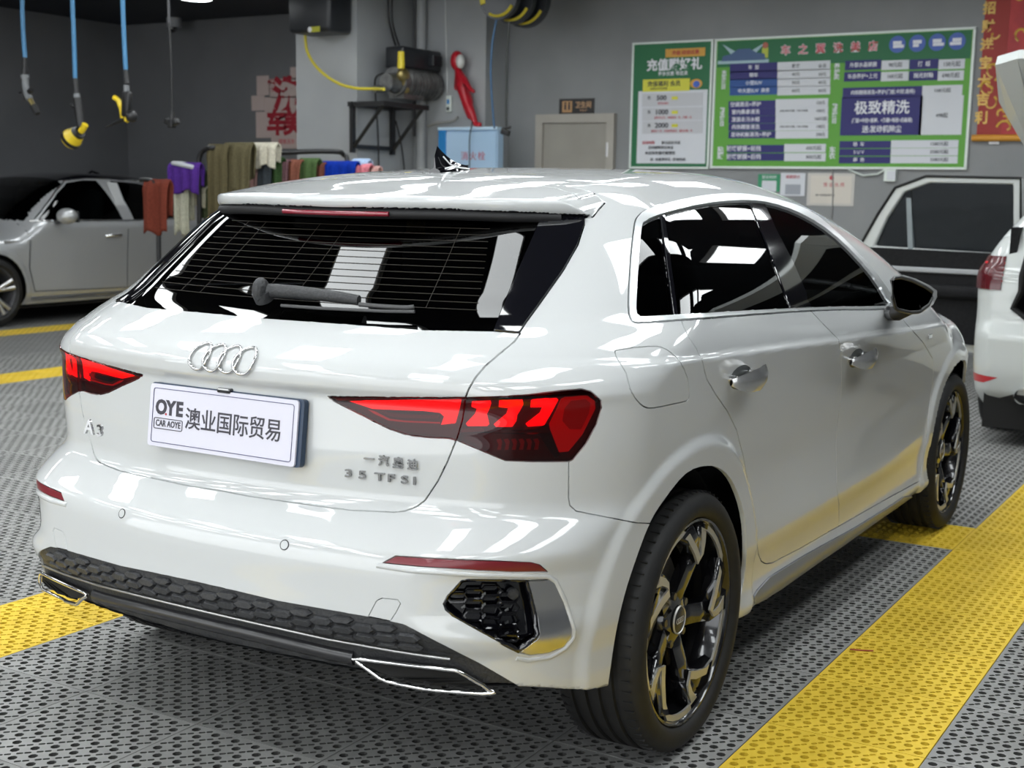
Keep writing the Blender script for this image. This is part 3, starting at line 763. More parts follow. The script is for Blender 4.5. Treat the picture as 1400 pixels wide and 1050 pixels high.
# --- licence plate
PT = (on_x(216.6, 527.7, .068)+on_x(421.4, 547.9, .068))/2; PB = (on_x(205, 610, .050)+on_x(405.6, 635.7, .050))/2
upv = Vector((PT[0]-PB[0], 0, PT[2]-PB[2])).normalized(); rt = Vector((0, -1, 0)); nv = rt.cross(upv)
PC = Vector(((PT[0]+PB[0])/2, 0, (PT[2]+PB[2])/2))-nv*.003
PM = Matrix(((rt.x, upv.x, nv.x, PC.x), (rt.y, upv.y, nv.y, PC.y), (rt.z, upv.z, nv.z, PC.z), (0, 0, 0, 1)))
def rrect(w, h, r, n=5):
    return [(sx*(w/2-r)+r*math.cos(a), sy*(h/2-r)+r*math.sin(a)) for sx, sy, a0 in ((1, 1, 0), (-1, 1, 90), (-1, -1, 180), (1, -1, 270)) for a in np.radians(np.linspace(a0, a0+90, n))]
def plate_like(name, w, h, r, z0, z1, m, M, parent, bev=.0):
    pts = [M @ Vector((x, y, z0)) for x, y in rrect(w, h, r)]; return MB().prism(pts, (M.to_3x3() @ Vector((0, 0, z1-z0)))).build(name, m, parent)
plate = plate_like('licence_plate', .448, .146, .008, -.001, .004, mat('plate_white', (.62, .61, .70), .28, coat=.3), PM, CAR)
plate_like('plate_holder', .462, .150, .01, -.016, -.001, mat('plate_holder_blue', (.01, .03, .07), .35), PM @ Matrix.Translation((.005, .001, 0)), plate)
M_INK = mat('plate_ink', (.035, .032, .045), .5); M_INKB = mat('plate_line_blue', (.06, .06, .16), .5)
MB().tube([PM @ Vector((x, y, .0045)) for x, y in rrect(.425, .126, .006)], .0009, n=5, closed=True).build('plate_line', M_INKB, plate)
MB().tube([PM @ Vector((x-.161, y-.0185, .0045)) for x, y in rrect(.090, .0245, .004)], .0010, n=5, closed=True).build('plate_line', M_INK, plate)
T = lambda x, y, z=.0045: PM @ Matrix.Translation((x, y, z))
text('plate_letter', 'O', M_INK, T(-.186, .018), .046, .0004, plate, .0020, sx=.95)
text('plate_letter', 'Y', M_INK, T(-.1555, .018), .046, .0004, plate, .0020, sx=.95)
text('plate_letter', 'E', M_INK, T(-.128, .018), .046, .0004, plate, .0020, sx=.95)
MB().cyl(T(-.1695, .0045) @ Vector((0, 0, 0)), T(-.1695, .0045) @ Vector((0, 0, .0008)), .0026, n=12).build('plate_dot', mat('dot_red', (.5, .01, .02), .5), plate)
text('plate_letter', 'CAR AOYE', M_INK, T(-.161, -.0185), .0205, .0004, plate, .0004, sx=.80)
for i, ch in enumerate('澳业国际贸易'): text('plate_letter', ch, M_INK, T(-.084+i*.0485, -.002), .053, .0004, plate, .0004, sx=.93)
# --- four rings and badges
EM = empty('ring_emblem', parent=CAR)
rc, rn = rear_pt(0, .958)
rise = -.0
ry = .0
c0 = on_x(306, 491.5, rc.x-.004)
for i in range(4):
    yy = (1.5-i)*.0452
    pts = []
    for a in np.linspace(0, 2*math.pi, 41)[:-1]:
        y_, z_ = yy+.0285*math.cos(a), c0[2]+.0285*math.sin(a); pts.append(Vector((float(Rf(y_, z_))-.0055-(.0012 if i % 2 else 0), y_, z_)))
    MB().tube(pts, .0034, n=8, closed=True).build('ring', mat('ring_chrome', (.58, .58, .58), .07, 1.), EM, 60)
def badge(body, px, size, sx=1., off=.0004):
    a, n = hit(*px); a2, _ = near_surf(a+Vector((0, -.02, 0))); r = (a2-a).normalized(); u = n.cross(r).normalized(); r = u.cross(n)
    M4 = Matrix(((r.x, u.x, n.x, a.x), (r.y, u.y, n.y, a.y), (r.z, u.z, n.z, a.z), (0, 0, 0, 1)))
    return text('badge_letter', body, M_BADGE, M4 @ Matrix.Translation((0, 0, .0035)), size, .0030, CAR, off, sx=sx)
badge('A', (124, 584.5), .045, .95, .0008); badge('3', (138.5, 589.5), .036, 1.15, .0008)
for i, ch in enumerate('一汽奥迪'): badge(ch, (505.5+i*19.8, 628+i*2.6), .0245, 1.0, .0006)
for i, (ch, x) in enumerate(zip('35TFSI', (477.5, 496.5, 520, 535.5, 554, 567.5))): badge(ch, (x, 647+(x-477)*.115), .0245, 1.6, .0004)
# --- rear wiper, defroster lines, brake lamp
GP = lambda x, y, off=0.: hit(x, y, off)
w0, n0 = GP(362, 408, .012)
wz = lambda p: [(280+x/4, 200+y/4) for x, y in p]
wa = [GP(*p, o_)[0] for p, o_ in zip(wz([(345,835),(420,850),(520,858),(640,868),(760,880),(860,888)]), (.022, .032, .033, .031, .029, .024))]
wip = MB().tube(wa, lambda t: .0165-.006*t, n=10, flat=1.15).build('wiper_arm', M_BLKPL, CAR, 50)
MB().tube([GP(*p, .015)[0] for p in wz([(430,900),(640,915),(860,925),(1000,932),(1155,934)])], .0040, n=6).build('wiper_blade', mat('wiper_grey', (.06, .06, .062), .4), wip, 60)
MB().tube([GP(*p, .022)[0] for p in wz([(860,908),(1000,920),(1120,926),(1155,920)])], .0055, n=6).build('blade_holder', mat('wiper_grey', (.06, .06, .062), .4), wip, 60)
MB().sph(w0+n0*.012, .030, 12, (.8, .62, 1.0)).cyl(w0-n0*.015, w0+n0*.01, .024, n=20).build('wiper_pivot', M_BLKPL, wip, 50)
M_DEF = mat('defroster_wire', (.026, .020, .014), .6)
yc = np.linspace(0, 1, 14)
def glass_line(pts2, r=.0007):
    P = [rear_pt(y, z, -.0020)[0] for y, z in pts2]; return P
for k_ in range(13):
    z = 1.085+k_*.0145; hw = .50-.10*(z-1.085)/.19
    MB().tube(glass_line([(y, z) for y in np.linspace(-hw, hw, 21)]), .0006, n=4).build('heater_wire', M_DEF, CAR)
for y0 in (-.38, .38, .30, -.02, .08):
    MB().tube(glass_line([(y0*(1-.12*t), 1.085+.175*t) for t in np.linspace(0, 1, 8)]), .0006, n=4).build('heater_wire', M_DEF, CAR)
f_xe = lambda y: .450+.50*y*y+1.5*max(abs(y)-.40, 0)**2
def sp_low(y, dx, dz): 
    x = f_xe(y)+dx; return Vector((x, y, float(Hf(np.array(f_xe(y)), np.array(y)))-dz))
bar = [sp_low(y, .024, .040) for y in np.linspace(-.54, .54, 28)]
MB().tube(bar, .013, n=8).build('spoiler_lip', mat('matt_black_lip', (.006, .006, .007), .6), spo, 60)
brk = [sp_low(y, .010, .041) for y in np.linspace(-.165, .165, 14)]
MB().tube(brk, .0065, n=8).build('brake_lamp', mat('brake_lamp_red', (.22, .004, .02), .25, coat=1.), CAR, 60)
# --- shark-fin aerial with its white highlights built as pale tubes
zf = float(Hf(np.array(.95), np.array(0.)))
fb = bmesh.new(); st = []
for t in np.linspace(0, 1, 15):
    x = 1.02+.0-.02+.0; 
    X = .905+.17*t; w = .030*math.sin(math.pi*min(1, .16+t*.84))**.6*(1-.35*t)
    h = .016+.062*max(0, 1-abs(t-.05)/.95)**1.9 if t > .05 else .016+.062*(.55+.45*t/.05)
    st.append([fb.verts.new((X+(0 if k_ < 2 else 0), w*a, zf-.004+float(f_H(X))-float(f_H(.95))+hh)) for k_, (a, hh) in enumerate(((1, 0), (.9, .010), (.22, .016), (.10, h*.7), (0, h), (-.10, h*.7), (-.22, .016), (-.9, .010), (-1, 0)))])
for A, B in zip(st[:-1], st[1:]):
    for i in range(8): fb.faces.new((A[i], A[i+1], B[i+1], B[i]))
fb.faces.new(st[0]); fb.faces.new(st[-1][::-1]); bmesh.ops.recalc_face_normals(fb, faces=fb.faces[:])
me = bpy.data.meshes.new('roof_aerial'); fb.to_mesh(me); fb.free(); me.materials.append(M_GLOSSBLK); me.polygons.foreach_set('use_smooth', [True]*len(me.polygons)); me.set_sharp_from_angle(angle=.7)
fin = link(bpy.data.objects.new('roof_aerial', me), CAR)
MB().tube([(.915, -.029, zf+.008), (.95, -.030, zf+.014), (1.0, -.022, zf+.012), (1.06, -.012, zf+.010)], .0022, n=6).tube([(.93, -.012, zf+.04), (.955, -.018, zf+.020), (.985, -.020, zf+.012)], .002, n=6).build('aerial_highlight', mat('white_highlight', (.75, .75, .75), .3), fin, 60)
# --- door handles
def handle(cx, cy, door, s_):
    c, n = hit(cx, cy)
    for sgn, d in ((1, door[0]), (-1, door[1])):
        C = Vector((c.x, c.y*sgn, c.z)); out = Vector((0, -sgn, 0))
        # recess cup
        cup = MB().sph(C+out*-.012, 1, 12, (.085, .022, .036)).build('handle_cup', mat('handle_cup_grey', (.10, .11, .11), .3, coat=.5), None, 80)
        cup.scale = (1, 1, 1); cup.parent = CAR if False else None
        b = bmesh.new(); rows = []
        for t in np.linspace(-1, 1, 17):
            x = .088*t; e = max(0, 1-abs(t)**2.6)
            yo = .010+.034*e**.6; hh = (.0085+.0215*e**.7)*(1.1 if t > 0 else 1); zc = .004*t-.002
            prof = [(-.010, .55), (.008, .95), (.016, .35), (.014, -.35), (.002, -1.), (-.010, -.75)]
            rows.append([b.verts.new(C+Vector((x, 0, zc+hh*q))+out*(yo+p*1.0*(e*.7+.3))) for p, q in prof])
        for A, B in zip(rows[:-1], rows[1:]):
            for i in range(6): b.faces.new((A[i], A[(i+1) % 6], B[(i+1) % 6], B[i]))
        b.faces.new(rows[0]); b.faces.new(rows[-1][::-1]); bmesh.ops.recalc_face_normals(b, faces=b.faces[:])
        me = bpy.data.meshes.new('door_handle'); b.to_mesh(me); b.free(); me.materials.append(mat('handle_chrome', (.86, .86, .86), .22, .9)); me.polygons.foreach_set('use_smooth', [True]*len(me.polygons)); me.set_sharp_from_angle(angle=.75)
        h = link(bpy.data.objects.new('door_handle', me), d)
        for q_ in (-1, 1): MB().cyl(C+Vector((q_*.07, 0, 0))-out*.005, C+Vector((q_*.07, 0, 0))+out*.02, .011, .009, 12).build('handle_foot', M_CHROME, h, 40)
        cup.parent = h
handle(1013, 514, dr, 1); handle(1171, 488, df, 1)
# small badge on the front wing
c, n = hit(1271, 460); 
for sgn in (1, -1): MB().box((c.x, (c.y-.002)*sgn, c.z), (.05, .004, .016), bev=.0015).build('wing_badge', M_CHROME, CAR)
# --- door mirrors
def mirror_pod(sgn):
    zc = lambda X, Y: on_y(1000+X/4.667, 240+Y/4.667, -1.03)
    out = [(1015,660),(1030,645),(1075,640),(1150,662),(1240,705),(1290,740),(1290,780),(1265,830),(1200,878),(1140,882),(1060,865),(1040,850),(1022,780)]
    P = [Vector(zc(*p)) for p in out]; c = sum(P, Vector())/len(P)
    fx = Vector((.75, .25, 0)).normalized()
    b = bmesh.new(); rings = []
    for d, s_ in ((0, 1.), (.02, 1.03), (.05, 1.0), (.08, .88), (.105, .66), (.118, .30)):
        rings.append([b.verts.new(c+(p-c)*s_+Vector((d, .02*d, 0))) for p in P])
    rings.insert(0, [b.verts.new(c+(p-c)*.90+Vector((.004, 0, 0))) for p in P])
    n = len(P)
    for A, B in zip(rings[:-1], rings[1:]):
        for i in range(n): b.faces.new((A[i], A[(i+1) % n], B[(i+1) % n], B[i]))
    b.faces.new(rings[-1]); bmesh.ops.recalc_face_normals(b, faces=b.faces[:])
    for v in b.verts: v.co.y *= sgn
    if sgn < 0: bmesh.ops.reverse_faces(b, faces=b.faces[:])
    me = bpy.data.meshes.new('door_mirror'); b.to_mesh(me); b.free(); me.materials.append(M_PAINT); me.polygons.foreach_set('use_smooth', [True]*len(me.polygons)); me.set_sharp_from_angle(angle=.9)
    o = link(bpy.data.objects.new('door_mirror', me), CAR)
    fl = lambda q: Vector((q.x, q.y*sgn, q.z))
    MB().tube([fl(c+(p-c)*.93-Vector((.002, 0, 0))) for p in P], .006, n=8, closed=True).build('mirror_frame', mat('satin_black', (.010, .010, .011), .4), o, 60)
    inn = [fl(c+(p-c)*.90-Vector((.001, 0, 0))) for p in P]
    MB().prism(inn, (.003, 0, 0)).build('mirror_glass', mat('mirror_silver', (.55, .57, .6), .02, 1.), o)
    a = Vector(on_y(1000+1040/4.667, 240+880/4.667, -.96)); a2 = Vector(on_y(1000+1010/4.667, 240+885/4.667, -.86))
    MB().tube([fl(a2+Vector((.04, .02, 0))), fl(a+Vector((.03, 0, .0))), fl(a+Vector((.05, -.06, .035)))], lambda t: .026, n=10).build('mirror_arm', mat('satin_black', (.01, .01, .011), .4), o, 60)
mirror_pod(1); mirror_pod(-1)
# --- wheels
M_RIM = mat('rim_gloss_black', (.010, .010, .012), .18, .3, coat=.8); M_FACE = mat('rim_machined', (.62, .61, .58), .38, .75)
def make_wheel(sgn, x):
    W = empty('wheel', (x, 0, .32), parent=CAR)
    s = -sgn                                    # outward is -y on the right side (sgn=1)
    Y = lambda d: s*(.772+d)                      # d: distance outboard from the tyre's middle
    R = .3205
    prof = [(.2545, .094), (.262, .108), (.278, .1145), (.296, .113), (.309, .103), (.3165, .092), (.3195, .080)]
    for g in (.055, .018, -.018, -.055):
        prof += [(R, g+.0085), (R-.007, g+.006), (R-.007, g-.006), (R, g-.0085)]
    prof += [(.3195, -.080), (.309, -.103), (.290, -.114), (.262, -.108), (.2545, -.094)]
    t = MB().lathe([(r, Y(h)) for r, h in prof], n=96).build('tyre', M_RUB, W, 50)
    sip = MB()
    for i in range(72):
        a = 2*math.pi*i/72
        for q in (1, -1): sip.box((math.cos(a)*.3175, Y(.083*q), math.sin(a)*.3175), (.008, .022, .0035), Matrix.Rotation(-a, 3, 'Y'))
    tag(sip.build('tread_blocks', M_RUB, t), kind='stuff')
    rimp = [(.256, .096), (.2535, .1005), (.2475, .100), (.2435, .094), (.239, .080), (.226, .05), (.222, -.02), (.235, -.06), (.252, -.095)]
    MB().lathe([(r, Y(h)) for r, h in rimp], n=72).build('rim_barrel', M_RIM, W, 50)
    MB().lathe([(.018, Y(-.01)), (.165, Y(-.01)), (.165, Y(-.03)), (.018, Y(-.03))], n=48).build('brake_disc', mat('brake_steel', (.22, .21, .20), .45, .8), W, 40)
    bc = MB().box((0, Y(-.01), 0), (.01, .01, .01)); 
    bc.b.clear(); bc.box((-.135, Y(.0), .02), (.075, .07, .15), bev=.012).build('brake_caliper', mat('caliper_grey', (.05, .05, .055), .5), W)
    MB().lathe([(.2235, Y(-.045)), (.02, Y(-.045))], n=40).build('brake_shield', M_GAP, W)
    def pt(a, r, d): a = math.radians(a); return Vector((r*math.cos(a)*1., Y(d), r*math.sin(a)))
    for k in range(5):
        C = 66+72*k
        # spoke: a broad arm from the hub to the corner, then out to the rim on both sides
        b = bmesh.new()
        def quadstrip(rows):
            vv = [[b.verts.new(pt(*p)) for p in row] for row in rows]
            for A, B in zip(vv[:-1], vv[1:]):
                for i in range(len(A)-1): b.faces.new((A[i], A[i+1], B[i+1], B[i]))
        for (off_a, r_end, wdeg) in ((0, .166, 10),):
            rows = []
            for r, wd, d in ((.045, 34, .062), (.08, 17, .066), (.12, 11, .074), (.166, 8.5, .086)):
                rows.append([(C-wd-2, r, d-.030), (C-wd, r, d-.006), (C, r, d), (C+wd, r, d-.006), (C+wd+2, r, d-.030)])
            quadstrip(rows)
        # arm along the leading side towards the peak, and the trailing hook
        quadstrip([[(C-9, .16, .055), (C-8, .16, .083), (C+9, .163, .083), (C+10, .155, .055)], [(C+8, .20, .060), (C+9, .205, .088), (C+22, .19, .088), (C+24, .18, .060)], [(C+22, .24, .070), (C+23, .242, .091), (C+36, .228, .091), (C+38, .218, .070)]])
        quadstrip([[(C-12, .155, .055), (C-9, .16, .084), (C+6, .17, .084), (C+8, .17, .055)], [(C-6, .205, .060), (C-4, .208, .088), (C+8, .208, .088), (C+10, .205, .060)], [(C-3, .240, .07), (C-1, .243, .091), (C+10, .243, .091), (C+12, .24, .07)]])
        bmesh.ops.recalc_face_normals(b, faces=b.faces[:])
        me = bpy.data.meshes.new('spoke'); b.to_mesh(me); b.free(); me.materials.append(M_RIM); me.polygons.foreach_set('use_smooth', [True]*len(me.polygons)); me.set_sharp_from_angle(angle=.5)
        sp = link(bpy.data.objects.new('spoke', me), W); m_ = sp.modifiers.new('thick', 'SOLIDIFY'); m_.thickness = .006; m_.offset = 0
        # machined ribbon
        path = [(C, .150), (C+12, .174), (C+26, .212), (C+36, .234)]+[(C+36+a, .2355) for a in (8, 16, 24, 32)]+[(C+75, .2350), (C+80, .230)]
        wid = [.020, .020, .018, .016]+[.0145]*4+[.018, .016]
        inn, ou = [], []
        for i, (a, r) in enumerate(path):
            P = Vector((r*math.cos(math.radians(a)), 0, r*math.sin(math.radians(a))))
            a0, r0 = path[max(i-1, 0)]; a1, r1 = path[min(i+1, len(path)-1)]
            t_ = Vector((r1*math.cos(math.radians(a1))-r0*math.cos(math.radians(a0)), 0, r1*math.sin(math.radians(a1))-r0*math.sin(math.radians(a0)))).normalized()
            nrm_ = Vector((-t_.z, 0, t_.x)); inn.append(P+nrm_*wid[i]/2); ou.append(P-nrm_*wid[i]/2)
        hook = [(C+79, .228), (C+74, .200), (C+71, .172), (C+72, .150), (C+66.5, .172), (C+68, .200), (C+71, .226)]
        hk = [Vector((r*math.cos(math.radians(a)), 0, r*math.sin(math.radians(a)))) for a, r in hook]
        poly = ou+hk+inn[::-1]
        poly = [p+Vector((0, Y(.0925), 0)) for p in poly]
        tr = tessellate_polygon([[Vector((p.x, p.z, 0)) for p in poly]])
        mb = bmesh.new(); vs = [mb.verts.new(p) for p in poly]+[mb.verts.new(p-Vector((0, s*.006, 0))) for p in poly]; n_p = len(poly)
        for f in tr: mb.faces.new([vs[i] for i in f]); mb.faces.new([vs[i+n_p] for i in f][::-1])
        for i in range(n_p):
            j = (i+1) % n_p; mb.faces.new((vs[i], vs[j], vs[j+n_p], vs[i+n_p]))
        bmesh.ops.recalc_face_normals(mb, faces=mb.faces[:])
        me = bpy.data.meshes.new('machined_edge'); mb.to_mesh(me); mb.free(); me.materials.append(M_FACE); link(bpy.data.objects.new('machined_edge', me), sp)
        aa = math.radians(C+36); MB().cyl((.062*math.cos(aa), Y(.050), .062*math.sin(aa)), (.062*math.cos(aa), Y(.064), .062*math.sin(aa)), .010, n=6).build('wheel_bolt', mat('bolt', (.1, .1, .1), .3, .8), W)
    MB().lathe([(.075, Y(.045)), (.070, Y(.058)), (.040, Y(.066)), (.001, Y(.066))], n=40).build('hub', M_RIM, W, 40)
    cap = MB().lathe([(.033, Y(.060)), (.033, Y(.070)), (.030, Y(.072)), (.001, Y(.072))], n=40).build('hub_cap', mat('cap_black', (.02, .02, .02), .3), W, 40)
    MB().lathe([(.031, Y(.070)), (.0335, Y(.0735)), (.036, Y(.070))], n=40).build('cap_rim', M_FACE, cap, 60)
    for i in range(4):
        x0 = (i-1.5)*.0098
        MB().tube([(x0+.0065*math.cos(a), Y(.0735), .0065*math.sin(a)) for a in np.linspace(0, 2*math.pi, 17)[:-1]], .0009, n=4, closed=True).build('cap_ring', M_FACE, cap)
    return W
XR, XF = .745, 3.375
for x in (XR, XF):
    for sgn in (1, -1): make_wheel(sgn, x)
# wheel-arch liners and floor pan
for x in (XR, XF):
    for s in (-1, 1):
        b = MB(); n = 24; r = .375
        rows = [[b.b.verts.new((x-.02+r*math.cos(a), s*y, .335+r*math.sin(a))) for a in np.linspace(math.radians(2), math.radians(178), n)] for y in (.80, .62)]
        for i in range(n-1): b.b.faces.new((rows[0][i], rows[0][i+1], rows[1][i+1], rows[1][i]))
        b.b.faces.new(rows[1]); b.build('arch_liner', mat('liner_black', (.006, .006, .006), .9), CAR, 60)
MB().box((2.05, 0, .30), (2.0, 1.2, .04)).box((.75, 0, .32), (.7, .7, .04)).build('floor_pan', M_GAP, CAR)
line_on('bumper_ridge', [(515, 773), (560, 780), (654, 787), (750, 788.5), (760, 795), (773, 822), (786, 862), (785, 872), (773, 887), (752, 899), (722, 903), (706, 900)], M_PAINT, .0065, -.003, step=6, n=8)
c_, n_ = hit(310, 533)
MB().box(c_+n_*.002+Vector((.004, 0, -.001)), (.03, .040, .012), bev=.004).build('rear_camera', M_GLOSSBLK, CAR)
# --- cabin seen through the glass
def seat(x, y, w, name='seat', head=True):
    b = MB().box((x+.25, y, .62), (.50, w, .16), bev=.04); b.build(name, M_CABIN, CAR, 60)
    MB().box((x-.02, y, .86), (.13, w, .54), Matrix.Rotation(math.radians(-14), 3, 'Y'), bev=.045).build('seat_back', M_CABIN, CAR, 60)
    if head: MB().box((x-.11, y, 1.20), (.09, .26, .17), Matrix.Rotation(math.radians(-10), 3, 'Y'), bev=.035).build('headrest', M_CABIN, CAR, 60)
for y in (-.37, .37): seat(2.0, y, .50)
seat(1.2, 0, 1.25, 'rear_bench', False)
for y in (-.38, 0, .38): MB().box((1.10, y, 1.16), (.08, .24, .13), bev=.03).build('headrest', M_CABIN, CAR, 60)
MB().box((2.85, 0, .86), (.42, 1.45, .24), bev=.05).build('dashboard', M_CABIN, CAR, 60)
sw = MB().tube([(2.56+.05*math.sin(a), .37+.185*math.cos(a), .95+.175*math.sin(a)) for a in np.linspace(0, 2*math.pi, 33)[:-1]], .014, n=8, closed=True).box((2.57, .37, .94), (.05, .32, .05), bev=.01).build('steering_wheel', M_CABIN, CAR, 60)
MB().box((.62, 0, .95), (.5, 1.2, .02)).build('parcel_shelf', M_CABIN, CAR)
# ------------------------------------------------------------------ the hall
CEIL = 3.29; XB = 9.8; YL = 10.75; YR = -5.6; XO = -7.0
M_WALL = noise_mat('grey_wall_paint', (.205, .212, .218), (.235, .242, .248), 1.6, .55, .02)
M_WALLD = noise_mat('dark_grey_wall_paint', (.115, .119, .126), (.138, .142, .150), 1.2, .55, .02)
M_PIER = noise_mat('light_grey_pier_paint', (.31, .325, .335), (.345, .358, .367), 1.6, .55, .02)
M_CEIL = noise_mat('navy_ceiling_paint', (.006, .008, .016), (.009, .011, .020), 3, .6)
def struct(o): o['kind'] = 'structure'; return o
def sbox(name, lo, hi, m, parent=None, bev=0.):
    c = [(a+b)/2 for a, b in zip(lo, hi)]; d = [abs(b-a) for a, b in zip(lo, hi)]
    o = MB().box(c, d, bev=bev).build(name, m, parent); 
    if parent is None: struct(o)
    return o
ceiling = sbox('ceiling', (XO, YR, CEIL), (XB+.2, YL+.2, CEIL+.12), M_CEIL)
sbox('wall_back', (XB, YR, -.1), (XB+.15, YL+.15, CEIL), M_WALL)
sbox('wall_left', (XO, YL, -.1), (XB, YL+.15, CEIL), M_WALLD)
sbox('wall_right', (XO, YR-.15, -.1), (XB, YR, CEIL), M_WALLD)
A0 = on_x(405, 100, 8.4); A1 = on_x(488, 100, 8.4); B0 = on_y(566, 100, A1[1]); B1 = on_x(664, 100, B0[0])
# dark stretch of the back wall left of the pier
sbox('trim_1', (XB-.02, A0[1]+.0, 0), (XB, YL, CEIL), M_WALLD)
sbox('wall_pier', (8.4, A1[1], 0), (XB, A0[1], CEIL), M_PIER)
sbox('wall_pier_step', (B0[0], B1[1], 0), (XB, A1[1], CEIL), M_PIER)
# --- ceiling light panels
M_LED = mat('led_panel', (.9, .9, .9), .4, emit=(.94, .985, 1.), es=PANEL_STRENGTH); M_LEDF = mat('led_frame', (.5, .5, .5), .4)
ORD = ['first', 'second', 'third', 'fourth', 'fifth', 'sixth', 'seventh', 'eighth']
def led(x, y, sx, sy, label):
    t = empty('ceiling_light', (x, y, CEIL-.03), 0, label, 'ceiling light', 'LED panels in rows on the navy ceiling')
    MB().box((0, 0, 0), (sx+.04, sy+.04, .05)).build('light_frame', M_LEDF, t)
    MB().box((0, 0, -.027), (sx, sy, .006)).build('diffuser_panel', M_LED, t)
for i, x in enumerate((-5.2, -3.4, -1.6, .2, 2.0, 3.8, 5.6, 7.4)):
    for j, y in enumerate((-2.6, -1.3, 0, 1.3, 2.6, 3.9, 5.2, 7.8)):
        led(x, y, 1.10, .42, 'white LED ceiling panel, %s row from the back wall, %s from the left' % (ORD[7-i], ORD[7-j]))
lx = on_z(268, -4, CEIL)
t = empty('ceiling_lamp', tuple(lx[:2])+(CEIL-.02,), 0, 'round white ceiling lamp at the top edge, right of the hanging plug', 'ceiling light')
MB().cyl((0, 0, 0), (0, 0, .04), .17, n=32).build('lamp_rim', M_LEDF, t, 40); MB().cyl((0, 0, -.004), (0, 0, .0), .155, n=32).build('lamp_glass', M_LED, t, 40)

# --- floor: perforated click tiles over a dark channel
floor = sbox('floor', (XO, YR, -.12), (XB, YL, -.06), mat('wet_channel', (.008, .008, .008), .35))
M_TG = noise_mat('grey_grating', (.24, .24, .232), (.31, .31, .30), 5, .62, .0, spec=.3)
M_TY = noise_mat('yellow_grating', (.66, .45, .03), (.76, .53, .045), 5, .60, .0, spec=.3)
for m_ in (M_TG, M_TY):
    nt = m_.node_tree; b = nt.nodes['Principled BSDF']; oi = nt.nodes.new('ShaderNodeObjectInfo'); mr = nt.nodes.new('ShaderNodeMapRange')
    mr.inputs[3].default_value = .90; mr.inputs[4].default_value = 1.08
    hs = nt.nodes.new('ShaderNodeHueSaturation'); old = b.inputs['Base Color'].links[0].from_socket
    nt.links.new(oi.outputs['Random'], mr.inputs[0]); nt.links.new(mr.outputs[0], hs.inputs['Value']); nt.links.new(old, hs.inputs['Color']); nt.links.new(hs.outputs[0], b.inputs['Base Color'])
TS_ = .4052; TX0, TY0 = 3.432, -.987
def tile_mesh():
    n = 12; half = TS_/2-.0014; m = .0055; p = (2*(half-m))/n
    b = bmesh.new(); vc = {}
    def v(x, y, z):
        k = (round(x*1e5), round(y*1e5), round(z*1e5))
        if k not in vc: vc[k] = b.verts.new((x, y, z))
        return vc[k]
    def face(ps, mi=0):
        try: b.faces.new([v(*q) for q in ps]).material_index = mi
        except ValueError: pass
    D = -.014
    for i in range(n):
        for j in range(n):
            x0, y0 = -half+m+i*p, -half+m+j*p; cx, cy = x0+p/2, y0+p/2
            outer = [(x0, y0), (x0+p, y0), (x0+p, y0+p), (x0, y0+p)]
            if (i+j) % 2 == 0:
                r = .0116; holes = [[(cx+r*math.cos(a), cy+r*math.sin(a)) for a in [math.radians(22.5+45*k_) for k_ in range(8)]]]
            else:
                holes = []
                for s_ in (-1, 1):
                    ux, uy = .7071, -.7071; qx, qy = cx+ux*.0092*s_, cy+uy*.0092*s_; w_, h_ = .0080, .0044
                    holes.append([(qx+ux*a*w_-uy*c*h_, qy+uy*a*w_+ux*c*h_) for a, c in ((-1, -.6), (-.7, -1), (.7, -1), (1, -.6), (1, .6), (.7, 1), (-.7, 1), (-1, .6))])
            loops = [outer]+holes; flat = [q for L in loops for q in L]
            for t_ in tessellate_polygon([[Vector((q[0], q[1], 0)) for q in L] for L in loops]):
                P = [flat[k_] for k_ in t_]
                ar = (P[1][0]-P[0][0])*(P[2][1]-P[0][1])-(P[2][0]-P[0][0])*(P[1][1]-P[0][1])
                if abs(ar) < 1e-12: continue
                if ar < 0: P = P[::-1]
                face([(q[0], q[1], 0) for q in P])
            for H_ in holes:
                for k_ in range(len(H_)):
                    a, c = H_[k_], H_[(k_+1) % len(H_)]; face([(a[0], a[1], 0), (c[0], c[1], 0), (c[0], c[1], D), (a[0], a[1], D)][::-1], 1)
    h = half; i_ = half-m
    R0 = [(-i_, -i_), (i_, -i_), (i_, i_), (-i_, i_)]; R1 = [(-h, -h), (h, -h), (h, h), (-h, h)]
    for k_ in range(4):
        a, c, d, e = R0[k_], R0[(k_+1) % 4], R1[(k_+1) % 4], R1[k_]
        face([(e[0], e[1], .0006), (d[0], d[1], .0006), (c[0], c[1], 0), (a[0], a[1], 0)])
        face([(e[0], e[1], -.018), (d[0], d[1], -.018), (d[0], d[1], .0006), (e[0], e[1], .0006)])
    me = bpy.data.meshes.new('floor_tile'); b.to_mesh(me); b.free(); return me
TM = tile_mesh(); TMG = TM; TMG.materials.append(M_TG); TMG.materials.append(mat('shaded_hole_grey', (.055, .055, .052), .8)); TMY = TM.copy(); TMY.materials.clear(); TMY.materials.append(M_TY); TMY.materials.append(mat('shaded_hole_yellow', (.24, .15, .012), .8))  # hole walls get a darker colour that paints in the shade inside
def yellow(i, j):       # i along x (tile from i to i+1), j along y
    return j in (-1, 5, 16, 22) or (i == -1 and -1 <= j <= 5)
cells = []
for i in range(-26, 16):
    for j in range(-12, 29):
        cx, cy = TX0+(i+.5)*TS_, TY0+(j+.5)*TS_
        if not (XO < cx < XB and YR < cy < YL): continue
        d = np.array([cx, cy, 0])-CP; z = d@FV
        s = pj([cx, cy, 0])[0] if z > .5 else np.array([-1e4, -1e4])
        vis = z > .5 and -140 < s[0] < 1540 and s[1] < 1250
        cells.append((0 if vis else 1, z if vis else 50+abs(z), i, j, cx, cy))
